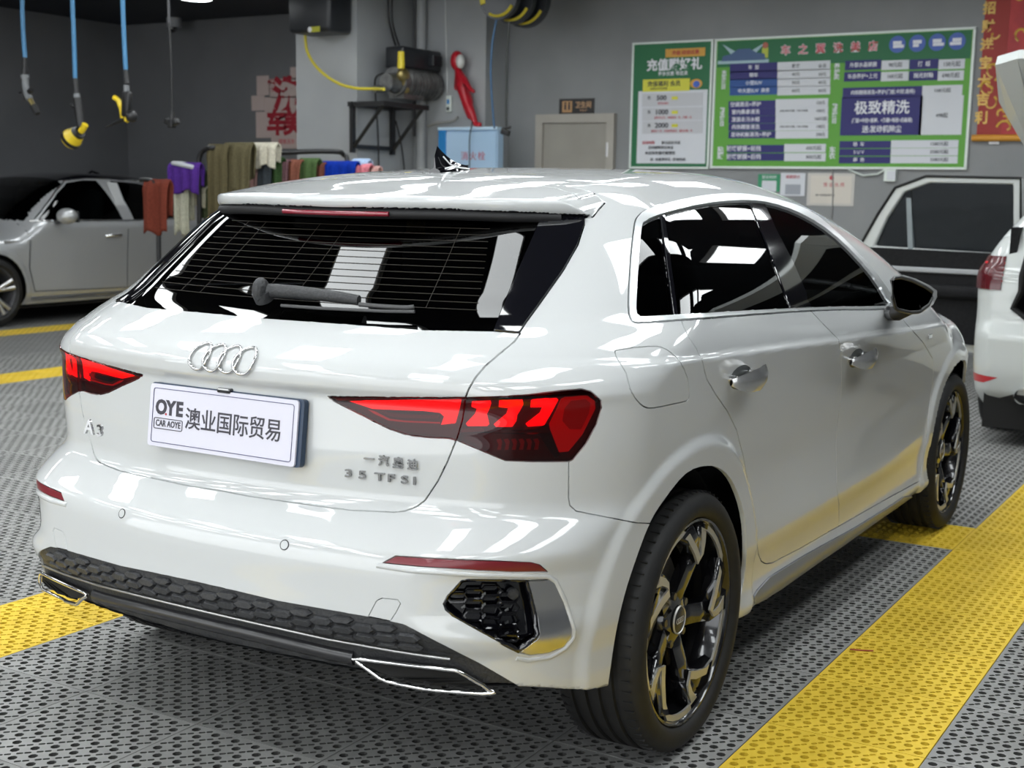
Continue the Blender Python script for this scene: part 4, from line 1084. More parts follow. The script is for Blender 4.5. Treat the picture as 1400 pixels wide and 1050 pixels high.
cells.sort(); near = cells[:300]; far = cells[300:]
for (_, _, i, j, cx, cy) in near:
    o = bpy.data.objects.new('floor_tile', TMY if yellow(i, j) else TMG); o.location = (cx, cy, 0); link(o, floor)
def far_mat(name, c1, dark):
    m = noise_mat(name, c1, tuple(min(1, c*1.15) for c in c1), 5, .5); nt = m.node_tree; b = nt.nodes['Principled BSDF']; old = b.inputs['Base Color'].links[0].from_socket
    tc = nt.nodes.new('ShaderNodeTexCoord'); mp = nt.nodes.new('ShaderNodeMapping'); p = (TS_-.011)/12
    mp.inputs['Scale'].default_value = (1/p, 1/p, 1); mp.inputs['Location'].default_value = (-(TX0/p) % 1+.0, -(TY0/p) % 1, 0)
    # true pattern: round hole on even cells, slit pair on odd ones
    def M(op, a, c=None):
        n = nt.nodes.new('ShaderNodeMath'); n.operation = op
        for k_, q in enumerate((a, c)):
            if q is None: continue
            if isinstance(q, (int, float)): n.inputs[k_].default_value = q
            else: nt.links.new(q, n.inputs[k_])
        return n.outputs[0]
    sx = nt.nodes.new('ShaderNodeSeparateXYZ'); nt.links.new(tc.outputs['Object'], mp.inputs[0]); nt.links.new(mp.outputs[0], sx.inputs[0])
    X, Y = sx.outputs[0], sx.outputs[1]
    fx = M('SUBTRACT', M('FRACT', X), .5); fy = M('SUBTRACT', M('FRACT', Y), .5)
    par = M('MODULO', M('ADD', M('ADD', M('FLOOR', X), M('FLOOR', Y)), 2000), 2)
    r = M('SQRT', M('ADD', M('MULTIPLY', fx, fx), M('MULTIPLY', fy, fy)))
    hole = M('LESS_THAN', r, .27)
    a = M('MULTIPLY', M('SUBTRACT', fx, fy), .7071); c = M('MULTIPLY', M('ADD', fx, fy), .7071)
    slit = M('MULTIPLY', M('LESS_THAN', M('ABSOLUTE', M('SUBTRACT', M('ABSOLUTE', a), .28)), .19), M('LESS_THAN', M('ABSOLUTE', c), .09))
    k_ = M('ADD', M('MULTIPLY', M('LESS_THAN', par, .5), hole), M('MULTIPLY', M('GREATER_THAN', par, .5), slit))
    mx = nt.nodes.new('ShaderNodeMix'); mx.data_type = 'RGBA'; nt.links.new(k_, mx.inputs[0]); nt.links.new(old, mx.inputs[6]); mx.inputs[7].default_value = (*dark, 1)
    nt.links.new(mx.outputs[2], b.inputs['Base Color'])
    return m
fb_ = bmesh.new()
h = TS_/2-.0015
for (_, _, i, j, cx, cy) in far:
    vs = [fb_.verts.new((cx+a*(h-s_), cy+c*(h-s_), z_)) for z_, s_ in ((-.018, 0), (-.002, 0), (0, .004)) for a, c in ((-1, -1), (1, -1), (1, 1), (-1, 1))]
    mi = 1 if yellow(i, j) else 0
    for q in [(8, 9, 10, 11)]+[(s_+k_, s_+(k_+1) % 4, s_+4+(k_+1) % 4, s_+4+k_) for s_ in (0, 4) for k_ in range(4)]:
        f = fb_.faces.new([vs[w_] for w_ in q]); f.material_index = mi
me = bpy.data.meshes.new('distant_tiles'); fb_.to_mesh(me); fb_.free()
me.materials.append(far_mat('grey_grating_far', (.19, .19, .185), (.012, .012, .012))); me.materials.append(far_mat('yellow_grating_far', (.72, .50, .04), (.10, .06, .004)))
o = link(bpy.data.objects.new('distant_tiles', me), floor); o['kind'] = 'stuff'
# the small red mark and specks on the yellow strip
q = on_z(1180, 890, 0); a_ = on_z(1162, 889, 0); c_ = on_z(1194, 891, 0)
tag(MB().tube([(a_[0], a_[1], .003), (q[0], q[1], .002), (c_[0], c_[1], .003)], .0035, n=6, flat=.5).build('red_thread', mat('thread_red', (.35, .015, .01), .6), None, 60), 'thin dark red scrap lying on the yellow grating strip', 'scrap')
# ------------------------------------------------------------------ things on the back walls
WX = XB-.004
def wp(px, py, X=WX): return Vector(on_x(px, py, X))
FLAT = {}
def flat(name, c, rough=.55, emit=None):
    return mat(name, c, rough)
def rect(name, p0, p1, m, X, th=.004, parent=None, bev=0.):
    """box on the wall between two opposite picture corners; X is the wall-side face"""
    a, b = wp(*p0, X), wp(*p1, X); c = Vector((X-th/2, (a.y+b.y)/2, (a.z+b.z)/2))
    return MB().box(c, (th, abs(a.y-b.y), abs(a.z-b.z)), bev=bev).build(name, m, parent)
def wtext(name, body, px, py, hpx, m, X, parent, sx=1., off=0., vertical=False):
    P = wp(px, py, X); k = abs(wp(px, py, X).z-wp(px, py+hpx, X).z)
    M4 = Matrix(((0, 0, -1, P.x), (-1, 0, 0, P.y), (0, 1, 0, P.z), (0, 0, 0, 1)))
    if vertical: body = '\n'.join(body)
    t_ = text(name, body, m, M4, k*1.05, .0008, parent, off*k, sx=sx, line=.85)
    return t_
C_GRN = flat('board_green', (.10, .33, .035)); C_DG = flat('board_dark_green', (.008, .13, .045)); C_NAVY = flat('board_navy', (.012, .010, .13)); C_BLUE = flat('board_blue', (.012, .07, .27))
C_WH = flat('board_white', (.60, .62, .66)); C_LET = flat('lettering_white', (.75, .76, .80)); C_INK = flat('lettering_dark', (.02, .02, .03)); C_RED = flat('lettering_red', (.45, .03, .05)); C_PINK = flat('lettering_pink', (.62, .07, .10))
C_FR = flat('frame_white', (.66, .72, .68), .35); C_YEL = flat('poster_yellow', (.62, .60, .05)); C_ORG = flat('poster_orange', (.62, .33, .05)); C_SKY = flat('poster_blue', (.05, .12, .50))
X1, X2, X3, X4 = XB-.030, XB-.034, XB-.037, XB-.040
board = empty('price_board', tuple(wp(1155, 229, XB-.015)), 0, 'wide green price board of the car wash with navy and white rows', 'board')
def P_(o, par):      # keep world place when parenting to an empty that is not at the origin
    o.parent = par; o.matrix_parent_inverse = par.matrix_world.inverted() if False else Matrix.Translation(-par.location); return o
def brect(par, name, p0, p1, m, X, th=.004): return P_(rect(name, p0, p1, m, X, th), par)
def btext(par, name, body, px, py, h, m, X, sx=1., off=0., vertical=False):
    o = wtext(name, body, px, py, h, m, X, None, sx, off, vertical); return P_(o, par)
a, b = wp(979, 50, XB), wp(1327, 229, XB)
BT, BB, BL, BR = wp(979, 56).z, wp(1150, 229).z, wp(977, 150).y, wp(1326, 150).y
def ybox(par, name, y0, y1, z0, z1, m, X, th=.004): return P_(MB().box((X-th/2, (y0+y1)/2, (z0+z1)/2), (th, abs(y0-y1), abs(z0-z1))).build(name, m), par)
ybox(board, 'board_panel', BL, BR, BB, BT, C_GRN, XB-.0005, .028)
ybox(board, 'header_band', BL-.02, BR+.02, BT-.245, BT-.012, C_DG, X1+.001, .003)
for (y0, y1, z0, z1) in ((BL+.012, BR-.012, BT-.006, BT+.014), (BL+.012, BR-.012, BB-.014, BB+.006), (BL+.012, BL-.010, BB, BT), (BR+.010, BR-.012, BB, BT)):
    ybox(board, 'board_frame', y0, y1, z0, z1, C_FR, XB-.0005, .036)
q2 = lambda x, y: (975+x/5.53, 40+y/5.53)
q3 = lambda x, y: (1140+x/5.385, 40+y/5.385)
def row(q, x0, y0, x1, y1, txt, m=C_NAVY, tm=C_LET, h=.6, sx=1., tx=None, off=.012):
    brect(board, 'price_row', q(x0, y0), q(x1, y1), m, X1, .003)
    if txt: p = q((x0+x1)/2 if tx is None else tx, (y0+y1)/2); btext(board, 'lettering', txt, p[0], p[1], (y1-y0)/5.45*h, tm, X2, sx, off)
for i, (s_, m_) in enumerate((('车  型', C_NAVY), ('轿车', C_NAVY), ('小型SUV', C_BLUE), ('中大型SUV  商务', C_BLUE))): row(q2, 128, 262+i*59, 484, 262+i*59+54, s_, m_, h=.62)
for i, (s_, s2) in enumerate((('散客', '会员'), ('40元', '30元'), ('50元', '40元'), ('60元', '50元'))):
    row(q2, 488, 250+i*62, 884, 250+i*62+55, None, C_WH); 
    for x_, t_ in ((625, s_), (825, s2)): p = q2(x_, 279+i*62); btext(board, 'lettering', t_, p[0], p[1], 5.6, C_INK, X2, 1., .012)
for i, (s_, s2) in enumerate((('空调清洗+养护', '128元'), ('室内桑拿清洗', '168元'), ('漆面去污水蜡', '168元起'), ('内饰精致清洗', '198元'), ('发动机舱清洗+养护', '298元'))):
    row(q2, 118, 545+i*57, 470, 545+i*57+50, s_, C_NAVY, h=.72, tx=245 if i < 4 else 285)
    row(q2, 474, 530+i*60, 868, 530+i*60+54, None, C_WH); p = q2(812, 557+i*60); btext(board, 'lettering', s2, p[0], p[1], 5.6, C_INK, X2, .9, .012)
    if i in (1, 3): p = q2(610, 557+i*60); btext(board, 'lettering', '(地毯+座椅+顶棚、门板+后备箱)', p[0], p[1], 3.2, C_INK, X2, .85)
for i, (s_, s2) in enumerate((('玻璃镀膜+前挡', '600元起'), ('玻璃镀膜+后挡', '800元起'))):
    row(q2, 108, 876+i*62, 535, 876+i*62+56, s_, C_NAVY, h=.72, tx=230)
    row(q2, 540, 868+i*68, 850, 868+i*68+62, None, C_WH); p = q2(760, 899+i*68); btext(board, 'lettering', s2, p[0], p[1], 6, C_INK, X2, 1, .012)
for t_, x_, y_, h_ in (('洗车项目', 80, 385, 7), ('精洗项目', 68, 665, 7), ('贴膜', 55, 938, 9), ('养护类', 935, 322, 8), ('精洗项目', 918, 640, 7.4), ('车衣', 900, 938, 9)):
    p = q2(x_, y_); btext(board, 'lettering', t_, p[0], p[1], h_, C_LET, X2, 1., .02, True)
for y0, h_, items in ((232, 62, (('外部水晶镀膜', 85, 348, 0), ('98元起', 354, 552, 1), ('打  蜡', 560, 768, 0), ('158元起', 774, 962, 1))), (316, 62, (('车身养护+上光', 78, 344, 0), ('168元起', 350, 548, 1), ('抛光封釉', 556, 762, 0), ('698元起', 768, 955, 1)))):
    for s_, x0, x1, w_ in items: row(q3, x0, y0-(8 if x0 > 540 else 0), x1, y0+h_-(4 if x0 > 540 else 0), s_, C_WH if w_ else C_NAVY, C_INK if w_ else C_LET, .60, .9)
row(q3, 68, 432, 648, 496, '内饰精细清洗+养护(门板.中控.座椅)', h=.55, sx=.85)
row(q3, 654, 416, 944, 486, '168元起', C_WH, C_INK, .50)
row(q3, 60, 504, 640, 778, None)
for t_, y_, h_, sx_ in (('极致精洗', 582, 18.5, 1.), ('(门板+中控+座椅、+顶棚+地毯+后备箱)', 672, 6.4, .72), ('送:发动机除尘', 738, 10, .85)):
    p = q3(352, y_); btext(board, 'lettering', t_, p[0], p[1], h_, C_LET, X2, sx_, .015)
row(q3, 640, 492, 938, 776, None, C_WH); p = q3(795, 636); btext(board, 'lettering', '498起', p[0], p[1], 7, C_INK, X2, .9, .015)
for i, (s_, s2) in enumerate((('轿  车', '1580元起'), ('S U V', '2580元起'), ('商  务', '3580元起'))):
    row(q3, 44-i*2, 824+i*57, 418-i*2, 824+i*57+50, s_, C_NAVY, h=.66, tx=183)
    row(q3, 424-i*2, 818+i*58, 915-i*3, 818+i*58+54, None, C_WH); p = q3(775, 845+i*58); btext(board, 'lettering', s2, p[0], p[1], 6, C_INK, X2, 1, .015)
for i, ch in enumerate('车之翼洗美店'):
    p = (1074+i*23.9, 69.5-i*1.15); btext(board, 'lettering_outline', ch, p[0], p[1], 13.5, C_LET, X2+.001, 1., .055); btext(board, 'lettering', ch, p[0], p[1], 13.5, C_PINK, X2-.0012, 1., .01)
for i in range(4):
    p = (1227+i*27.2, 60.6-i*1.4); c = wp(*p, X2)
    o = P_(MB().cyl(c, c+Vector((-.004, 0, 0)), .072, n=28).build('round_emblem', flat('emblem_blue', (.06, .12, .42)), None, 40), board)
    P_(MB().box(c+Vector((-.006, .0, .012)), (.003, .075, .030), bev=.001).box(c+Vector((-.006, .01 if i % 2 else -.012, -.018)), (.003, .095 if i != 1 else .05, .026), bev=.001).build('emblem_car', C_LET), o)
c = wp(1016, 76, X2)
car_ = MB(); prof = [(-.21, -.045), (-.20, .0), (-.12, .018), (-.05, .060), (.06, .062), (.13, .022), (.21, .010), (.22, -.045)]
P_(MB().prism([c+Vector((0, -y, z)) for y, z in prof], (-.003, 0, 0)).build('printed_car', flat('print_blue', (.05, .10, .22))), board)
P_(MB().box(c+Vector((.001, 0, -.055)), (.002, .50, .03)).build('printed_ground', flat('print_pale', (.35, .50, .55))), board)
for s_ in (-1, 1): P_(MB().prism([c+Vector((.001, s_*.04, .02)), c+Vector((.001, s_*.21, .11)), c+Vector((.001, s_*.12, .015))], (-.002, 0, 0)).build('printed_wing', flat('print_pale', (.35, .5, .55))), board)
c2 = wp(1046, 72, X2)
P_(MB().box(c2, (.003, .06, .09), bev=.001).build('printed_person', flat('print_lime', (.45, .50, .06))), board); P_(MB().sph(c2+Vector((-.002, 0, .065)), .028, 8, (.1, 1, 1)).build('printed_head', flat('print_skin', (.42, .12, .08))), board)
# green bonus poster
post = empty('bonus_poster', tuple(wp(918, 229, XB-.015)), 0, 'narrow dark green top-up offer poster left of the wide price board', 'poster')
PL, PR_, PT_, PB_ = wp(865, 150).y, wp(972, 150).y, wp(917, 58.5).z, wp(917, 229).z
ybox(post, 'poster_panel', PL, PR_, PB_, PT_, C_DG, XB-.0005, .028)
for (y0, y1, z0, z1) in ((PL+.01, PR_-.01, PT_-.006, PT_+.012), (PL+.01, PR_-.01, PB_-.012, PB_+.006), (PL+.01, PL-.01, PB_, PT_), (PR_+.01, PR_-.01, PB_, PT_)): ybox(post, 'poster_frame', y0, y1, z0, z1, C_FR, XB-.0005, .034)
q1 = lambda x, y: (860+x/5.675, 50+y/5.675)
def pr(x0, y0, x1, y1, m, X=X1, nm='printed_field'): return brect(post, nm, q1(x0, y0), q1(x1, y1), m, X, .003)
def pt_(s_, x, y, h, m, sx=1., off=.01): p = q1(x, y); btext(post, 'lettering', s_, p[0], p[1], h/5.675, m, X3, sx, off)
pr(75, 425, 590, 985, C_WH); pr(110, 335, 470, 420, C_YEL, X2+.001); pr(285, 98, 590, 150, C_ORG)
pt_('充值 超值优惠', 438, 125, 36, C_RED, 1.); pt_('充值赠好礼', 350, 222, 92, C_LET, 1., .03); pt_('更多优惠 等您来', 340, 288, 34, C_LET)
pt_('充值福利 会员', 270, 368, 44, C_INK, 1., .02); pt_('办理会员享受优惠', 230, 405, 18, C_INK)
for i, s_ in enumerate(('500', '1000', '2000')):
    y = 485+i*110-(0 if i < 2 else 6)
    pr(105, y-40, 570, y+52, flat('poster_cell', (.50, .51, .54)), X2+.0015); pt_('充', 155, y-8, 28, C_INK); pt_(s_, 252, y-8, 50, C_INK, 1.1, .03); pr(332, y-20, 378, y+4, C_YEL, X3+.001); pt_('送', 355, y-8, 22, C_INK)
    pt_(('送洗车两次', '送洗车五次、内饰清洗一次、打蜡一次', '送洗车十次、内饰清洗两次、抛光打蜡一次')[i], (265, 340, 330)[i], y+34, 20, C_RED, .9)
pt_('活动时间', 150, 825, 26, C_RED, 1., .02); pt_('即日起至月底', 325, 825, 26, C_INK); pt_('活动解释权归本店', 245, 863, 26, C_INK); pt_('本店所有最终解释权', 240, 905, 28, C_INK); pt_('店  充值享好礼  咨询热线', 300, 955, 26, C_INK)
cb = wp(*q1(520, 365), X3); P_(MB().sph(cb, .055, 10, (.08, 1.15, .8)).build('printed_bag', C_ORG, None, 60), post); P_(MB().sph(cb+Vector((-.003, -.005, -.005)), .036, 10, (.08, 1., .9)).build('printed_gift', C_SKY, None, 60), post)
# certificates
def sheet(nm, p0, p1, m, label, cat='notice'):
    t_ = empty(nm, tuple(wp((p0[0]+p1[0])/2, p1[1], XB-.004)), 0, label, cat); brect(t_, 'paper', p0, p1, m, XB-.001, .006); return t_
n1 = sheet('notice', (1037, 238), (1066, 262), flat('notice_green', (.03, .26, .12)), 'small green notice under the price board, leftmost of the three'); brect(n1, 'print', (1042, 247), (1061, 262), C_WH, XB-.007, .002); btext(n1, 'lettering', '营业时间', 1051.5, 242.5, 5, C_LET, XB-.009)
n2 = sheet('notice', (1068, 236.5), (1100, 268), C_WH, 'white notice with red heading under the price board, between green notice and framed certificate'); btext(n2, 'lettering', '温馨提示', 1084, 242, 5, C_RED, XB-.009); brect(n2, 'print', (1074, 252), (1094, 266), flat('print_grey', (.30, .32, .36)), XB-.007, .002)
n3 = sheet('certificate', (1105, 236.5), (1167, 282), flat('certificate_frame', (.52, .50, .47)), 'framed cream business certificate hanging under the price board', 'certificate'); brect(n3, 'paper_inner', (1109, 240), (1163, 278.5), flat('certificate_cream', (.60, .56, .50)), XB-.007, .002)
btext(n3, 'lettering', '营 业 执 照', 1140, 253, 6, C_RED, XB-.010); cc = wp(1137, 243, XB-.010); P_(MB().cyl(cc, cc+Vector((-.002, 0, 0)), .020, n=16).build('red_seal', C_RED), n3)
btext(n3, 'lettering', '统一社会信用代码', 1128, 267, 3.2, C_INK, XB-.010)
tag(MB().tube([wp(1138, 228, XB-.015), wp(1139, 262, XB-.012), wp(1137, 300, XB-.012)], .006, n=6).build('cable', flat('cable_grey', (.25, .25, .25)), None, 60), 'grey cable hanging down in front of the framed certificate', 'cable')
tag(MB().tube([wp(1160, 232, XB-.02), wp(1180, 240, XB-.03), wp(1200, 238, XB-.03), wp(1212, 231, XB-.02)], .010, n=6).build('cable', C_FR, None, 60), 'white cable sagging under the right end of the price board', 'cable')
sk = empty('wall_socket', tuple(wp(1218, 240, XB)), 0, 'white wall socket box below the right end of the price board', 'socket'); brect(sk, 'socket_box', (1211, 232), (1226, 248), C_FR, XB, .05); brect(sk, 'socket_face', (1213, 234), (1224, 246), C_WH, XB-.05, .004)
# red and gold festival scroll
X5 = XB-.012
C_SR = noise_mat('scroll_red', (.34, .008, .012), (.45, .02, .02), 9, .5); C_GOLD = noise_mat('scroll_gold', (.62, .36, .05), (.75, .50, .10), 14, .4)
scr = empty('festival_scroll', tuple(wp(1375, 190, XB-.01)), 0, 'red and gold festival scroll at the right edge beside the price board', 'scroll')
sy0, sy1, sz0, sz1 = wp(1338, 150).y, wp(1338, 150).y-.95, wp(1345, 189).z, 3.2
ybox(scr, 'scroll_cloth', sy0, sy1, sz0, sz1, C_SR, X5, .006); ybox(scr, 'scroll_band', sy0, sy0-.20, sz0, sz1, flat('scroll_deep_red', (.30, .015, .008)), X5-.006, .003)
P_(MB().cyl((X5-.03, sy0+.03, sz0), (X5-.03, sy1-.03, sz0), .028, n=14).build('scroll_rod', flat('rod_orange', (.62, .28, .03)), None, 40), scr)
for i in range(7): btext(scr, 'lettering', '招财进宝大吉利'[i], 1353-i*1.9, 12+i*25, 17, C_GOLD, X5-.010, 1., .04)
random.seed(4)
for i in range(46):
    yy = sy0-.05-random.random()*.85; zz = sz0+.08+random.random()*(sz1-sz0-.1); r_ = .03+random.random()*.05
    a0 = random.random()*6
    P_(MB().tube([Vector((X5-.009, yy+r_*math.cos(a0+k_*.5)*(1-k_*.09), zz+r_*math.sin(a0+k_*.5)*(1-k_*.09))) for k_ in range(9)], .010, n=5, flat=1).build('gold_curl', C_GOLD, None, 60), scr)
ybox(scr, 'scroll_label', wp(1353, 190).y, wp(1367, 190).y, sz0-.05, sz0-.015, C_LET, X5-.01, .003)
# restroom door, its sign, the second door frame behind the hydrant box
M_DOOR = noise_mat('beige_door', (.27, .255, .225), (.30, .285, .25), 3, .5); M_DFR = noise_mat('beige_frame', (.33, .31, .275), (.36, .34, .30), 3, .45)
dy0, dy1, dzt = wp(735, 200).y, wp(842, 200).y, wp(790, 156).z
d1 = empty('door_1', (XB, (dy0+dy1)/2, 0)); d1['kind'] = 'structure'
ybox(d1, 'door_leaf', dy0-.07, dy1+.07, 0, dzt-.08, M_DOOR, XB-.0, .03)
for (y0, y1, z0, z1) in ((dy0, dy0-.085, 0, dzt), (dy1+.085, dy1, 0, dzt), (dy0-.085, dy1+.085, dzt-.085, dzt)): ybox(d1, 'door_frame', y0, y1, z0, z1, M_DFR, XB, .06)
hp_ = wp(833, 205); P_(MB().box((XB-.05, hp_.y, hp_.z), (.03, .025, .14), bev=.004).build('door_handle', M_SATIN), d1)
rs = empty('restroom_sign', tuple(wp(791, 156, XB-.01)), 0, 'small black restroom sign with wooden pictogram above the beige door', 'sign')
brect(rs, 'sign_plate', (766, 135.5), (812.5, 155.5), flat('sign_black', (.02, .018, .018), .3), XB, .02); brect(rs, 'pictogram_panel', (769, 138.5), (782, 153.5), flat('sign_wood', (.42, .24, .11)), XB-.02, .003)
for px_ in (772.8, 778): c = wp(px_, 146.5, XB-.026); P_(MB().box(c, (.004, .018, .055)).sph(c+Vector((0, 0, .040)), .010, 6).build('pictogram', C_INK), rs)
btext(rs, 'lettering', '卫生间', 797.5, 143.8, 9, flat('sign_letters', (.50, .30, .16)), XB-.022, .9, .02); btext(rs, 'lettering', 'TOILET', 797.5, 151, 3.6, flat('sign_letters', (.5, .3, .16)), XB-.022)
e0, e1, ez = wp(664, 200).y-.0, wp(692, 200).y, wp(690, 157).z
d2 = empty('door_2', (XB, e1, 0)); d2['kind'] = 'structure'
ybox(d2, 'door_frame', e1+.10, e1, 0, ez, M_DFR, XB, .06); ybox(d2, 'door_frame', e0+.8, e1+.10, ez-.09, ez, M_DFR, XB, .06); ybox(d2, 'door_leaf', e0+.8, e1+.10, 0, ez-.09, M_DOOR, XB, .03)
# hydrant cabinet on the pier step
XS = B0[0]
XS0 = XS; HD = .12
hy = empty('hydrant_cabinet', (XS-.06, wp(640, 220, XS-HD).y, 0), 0, 'pale blue fire hydrant cabinet with red lettering standing against the pier', 'cabinet')
h0, h1, hz = wp(600, 200, XS-HD-.02).y, wp(679, 200, XS-HD-.02).y, wp(640, 177, XS-HD-.02).z
M_HB = noise_mat('cabinet_pale_blue', (.36, .52, .70), (.40, .56, .74), 2, .35); M_HB2 = flat('cabinet_deep_blue', (.02, .20, .50), .35)
P_(MB().box((XS-.065, (h0+h1)/2, hz/2), (.11, h0-h1, hz), bev=.006).build('cabinet_body', M_HB), hy)
P_(MB().box((XS-HD-.022, h0-.045, hz/2), (.02, .09, hz-.01), bev=.004).build('cabinet_side', M_HB2), hy)
P_(MB().box((XS-HD-.01, (h0+h1)/2, hz/2), (.02, h0-h1-.02, hz-.05), bev=.004).build('cabinet_door', M_HB), hy)
P_(MB().box((XS-.075, (h0+h1)/2, hz+.01), (.15, h0-h1+.02, .03), bev=.004).build('cabinet_lid', flat('lid_pale', (.50, .66, .80), .35)), hy)
for i, ch in enumerate('消火栓'): btext(hy, 'lettering', ch, 635+i*11.6, 214, 12, C_RED, XS-HD-.022, 1., .0)
# ------------------------------------------------------------------ things fixed to the pier
XA = 8.4
sp_ = empty('hose_reel_box', tuple(wp(432, 30, XA)), 0, 'black hose reel box with a small yellow badge high on the grey pier', 'hose reel')
b0, b1 = wp(395, 30, XA-.35), wp(452, 30, XA-.35); zt, z0_ = wp(430, -45, XA-.35).z, wp(430, 57, XA-.35).z
M_BOX = flat('reel_box_black', (.014, .016, .020), .4)
P_(MB().box((XA-.19, (b0.y+b1.y)/2, (zt+z0_)/2), (.36, b0.y-b1.y, min(zt, CEIL-.05)-z0_), bev=.04).build('reel_case', M_BOX, None, 60), sp_)
P_(MB().box((XA-.03, (b0.y+b1.y)/2, z0_+.2), (.06, .2, .2)).cyl((XA-.2, b0.y+.02, wp(390, 12, XA-.2).z), (XA-.2, b0.y-.1, wp(390, 12, XA-.2).z), .06, n=16).build('wall_bracket', M_BOX), sp_)
c = wp(431, 40, XA-.372); P_(MB().box(c, (.006, .11, .05), bev=.002).build('badge_yellow', flat('badge_yellow', (.42, .42, .03))), sp_); P_(MB().sph(c+Vector((-.002, .065, 0)), .026, 8, (.1, 1, 1)).build('badge_white', C_LET), sp_)
yh = [wp(*p, XA-.17) for p in ((417, 44), (418, 58), (420, 70), (427, 84), (438, 97), (452, 108), (470, 117), (490, 121), (510, 121.5))]+[wp(525, 122, XA-.25)]
tag(MB().tube([Vector(p) for p in smooth_poly([tuple(q) for q in yh], 4, False)], .0145, n=10).build('yellow_hose', flat('hose_yellow', (.62, .52, .04), .35), None, 60), 'yellow hose curving from the black reel box down to the pump', 'hose')
# pump on its bracket
YA = A1[1]
PD = .27
def pw_(px, py, dx=0.): return Vector(on_y(px, py, YA-PD))
pump = empty('pressure_pump', tuple(pw_(555, 136)), 0, 'grey electric pump with black control box and yellow cap on the wall bracket', 'pump')
M_IRON = noise_mat('pump_cast_grey', (.13, .13, .13), (.22, .22, .215), 20, .35, 0, .7); M_BRASS = noise_mat('brass', (.30, .24, .10), (.42, .34, .14), 20, .35, 0, .9)
c = pw_(556, 113); s_ = (pw_(556, 90)-pw_(556, 136)).length/2
def lb(m): return P_(m, pump)
lb(MB().cyl(c+Vector((-.20, 0, 0)), c+Vector((.44, 0, 0)), s_*.88, n=28).build('motor_barrel', M_IRON, None, 40))
for k_ in range(9): lb(MB().cyl(c+Vector((-.10+k_*.055, 0, 0)), c+Vector((-.088+k_*.055, 0, 0)), s_*.97, n=28).build('cooling_fin', M_IRON, None, 40))
lb(MB().sph(c+Vector((.44, 0, 0)), s_*.90, 10, (.45, 1, 1)).build('motor_cap', M_BOX, None, 60)); lb(MB().cyl(c+Vector((-.34, 0, -.02)), c+Vector((-.2, 0, -.02)), s_*.5, s_*.62, n=20).build('pump_head', M_IRON, None, 40))
lb(MB().box(c+Vector((.12, 0, s_*.90+.085)), (.66, .22, .20), bev=.02).build('control_box', M_BOX, None, 60)); lb(MB().box(c+Vector((.30, -.12, s_*.86+.09)), (.16, .10, .11), bev=.01).build('control_knob', M_BOX))
cy_ = pw_(537, 82)-Vector((0, .10, 0)); lb(MB().cyl(cy_-Vector((0, 0, .085)), cy_+Vector((0, 0, .075)), .036, .032, n=18).build('yellow_cap', flat('cap_yellow', (.70, .56, .03), .35), None, 40))
lb(MB().sph(pw_(540, 103)-Vector((0, .10, 0)), .075, 10, (1.1, .7, .9)).cyl(pw_(540, 103)-Vector((0, .1, .05)), pw_(545, 126)-Vector((0, .1, 0)), .03, n=12).build('brass_valve', M_BRASS, None, 60))
lb(MB().cyl(pw_(527, 122), pw_(512, 122), .034, n=14).build('hose_coupling', M_IRON, None, 40)); lb(MB().box(c-Vector((0, 0, s_*.86)), (.34, .18, .05)).build('pump_foot', M_IRON))
br = empty('pump_bracket', tuple(Vector(on_y(545, 200, YA))), 0, 'black angle-iron wall bracket carrying the pump', 'bracket')
M_BLK = flat('black_steel', (.010, .010, .011), .4)
def bp(px, py, d=.3): return Vector(on_y(px, py, YA-d))
t0, t1 = bp(522, 141, .42), bp(584, 141, .42)
zt = t0.z
for d in (.03, .42): P_(MB().box(((t0.x+t1.x)/2, YA-d, zt), (abs(t1.x-t0.x), .045, .045)).build('rail', M_BLK), br)
zb_ = on_y(524, 210, YA-.2)[2]
for x_ in (t0.x+.05, t1.x-.05):
    P_(MB().box((x_, YA-.03, (zt+zb_)/2), (.05, .04, zt-zb_)).build('upright', M_BLK), br)
    P_(MB().box((x_, YA-.225, zt), (.05, .42, .045)).build('arm', M_BLK), br)
    P_(MB().tube([(x_, YA-.40, zt-.01), (x_, YA-.03, zt-.42)], .022, n=4).build('brace', M_BLK), br)
P_(MB().box(((t0.x+t1.x)/2, YA-.03, zt-.40), (t1.x-t0.x-.1, .035, .04)).build('cross_bar', M_BLK), br)
# cables, conduit, drain pipe, remote, hoses down to the reels
def cable(pts, r, m, label, cat='cable', nm='cable', plane=None):
    P = [Vector(q) for q in smooth_poly([tuple(p) for p in pts], 4, False)]
    return tag(MB().tube(P, r, n=8).build(nm, m, None, 60), label, cat)
py_ = lambda px, py, d=.05: on_y(px, py, YA-d)
cable([py_(531, -30), py_(531, 20), py_(536, 45), py_(541, 62)], .010, M_BLK, 'left of the two black cables dropping to the pump control box')
cable([py_(537, -30), py_(536, 20), py_(540, 45), py_(546, 62)], .008, M_BLK, 'right of the two black cables dropping to the pump control box')
cable([py_(524, 100, .2), py_(513, 108, .1), py_(514, 140), py_(517, 190), py_(518, 262), py_(518, 330)], .009, M_BLK, 'black cable running down the pier left of the pump bracket')
cable([py_(541, 165), py_(549, 200), py_(554, 250), py_(556, 330)], .008, M_BLK, 'black cable running down right of the pump bracket')
pp = wp(576, 100, XS-.06)
tag(MB().cyl((XS-.06, pp.y, 0), (XS-.06, pp.y, CEIL), .052, n=20).build('drain_pipe', M_PIER, None, 40), 'grey painted drain pipe running up the pier right of the pump', 'pipe')
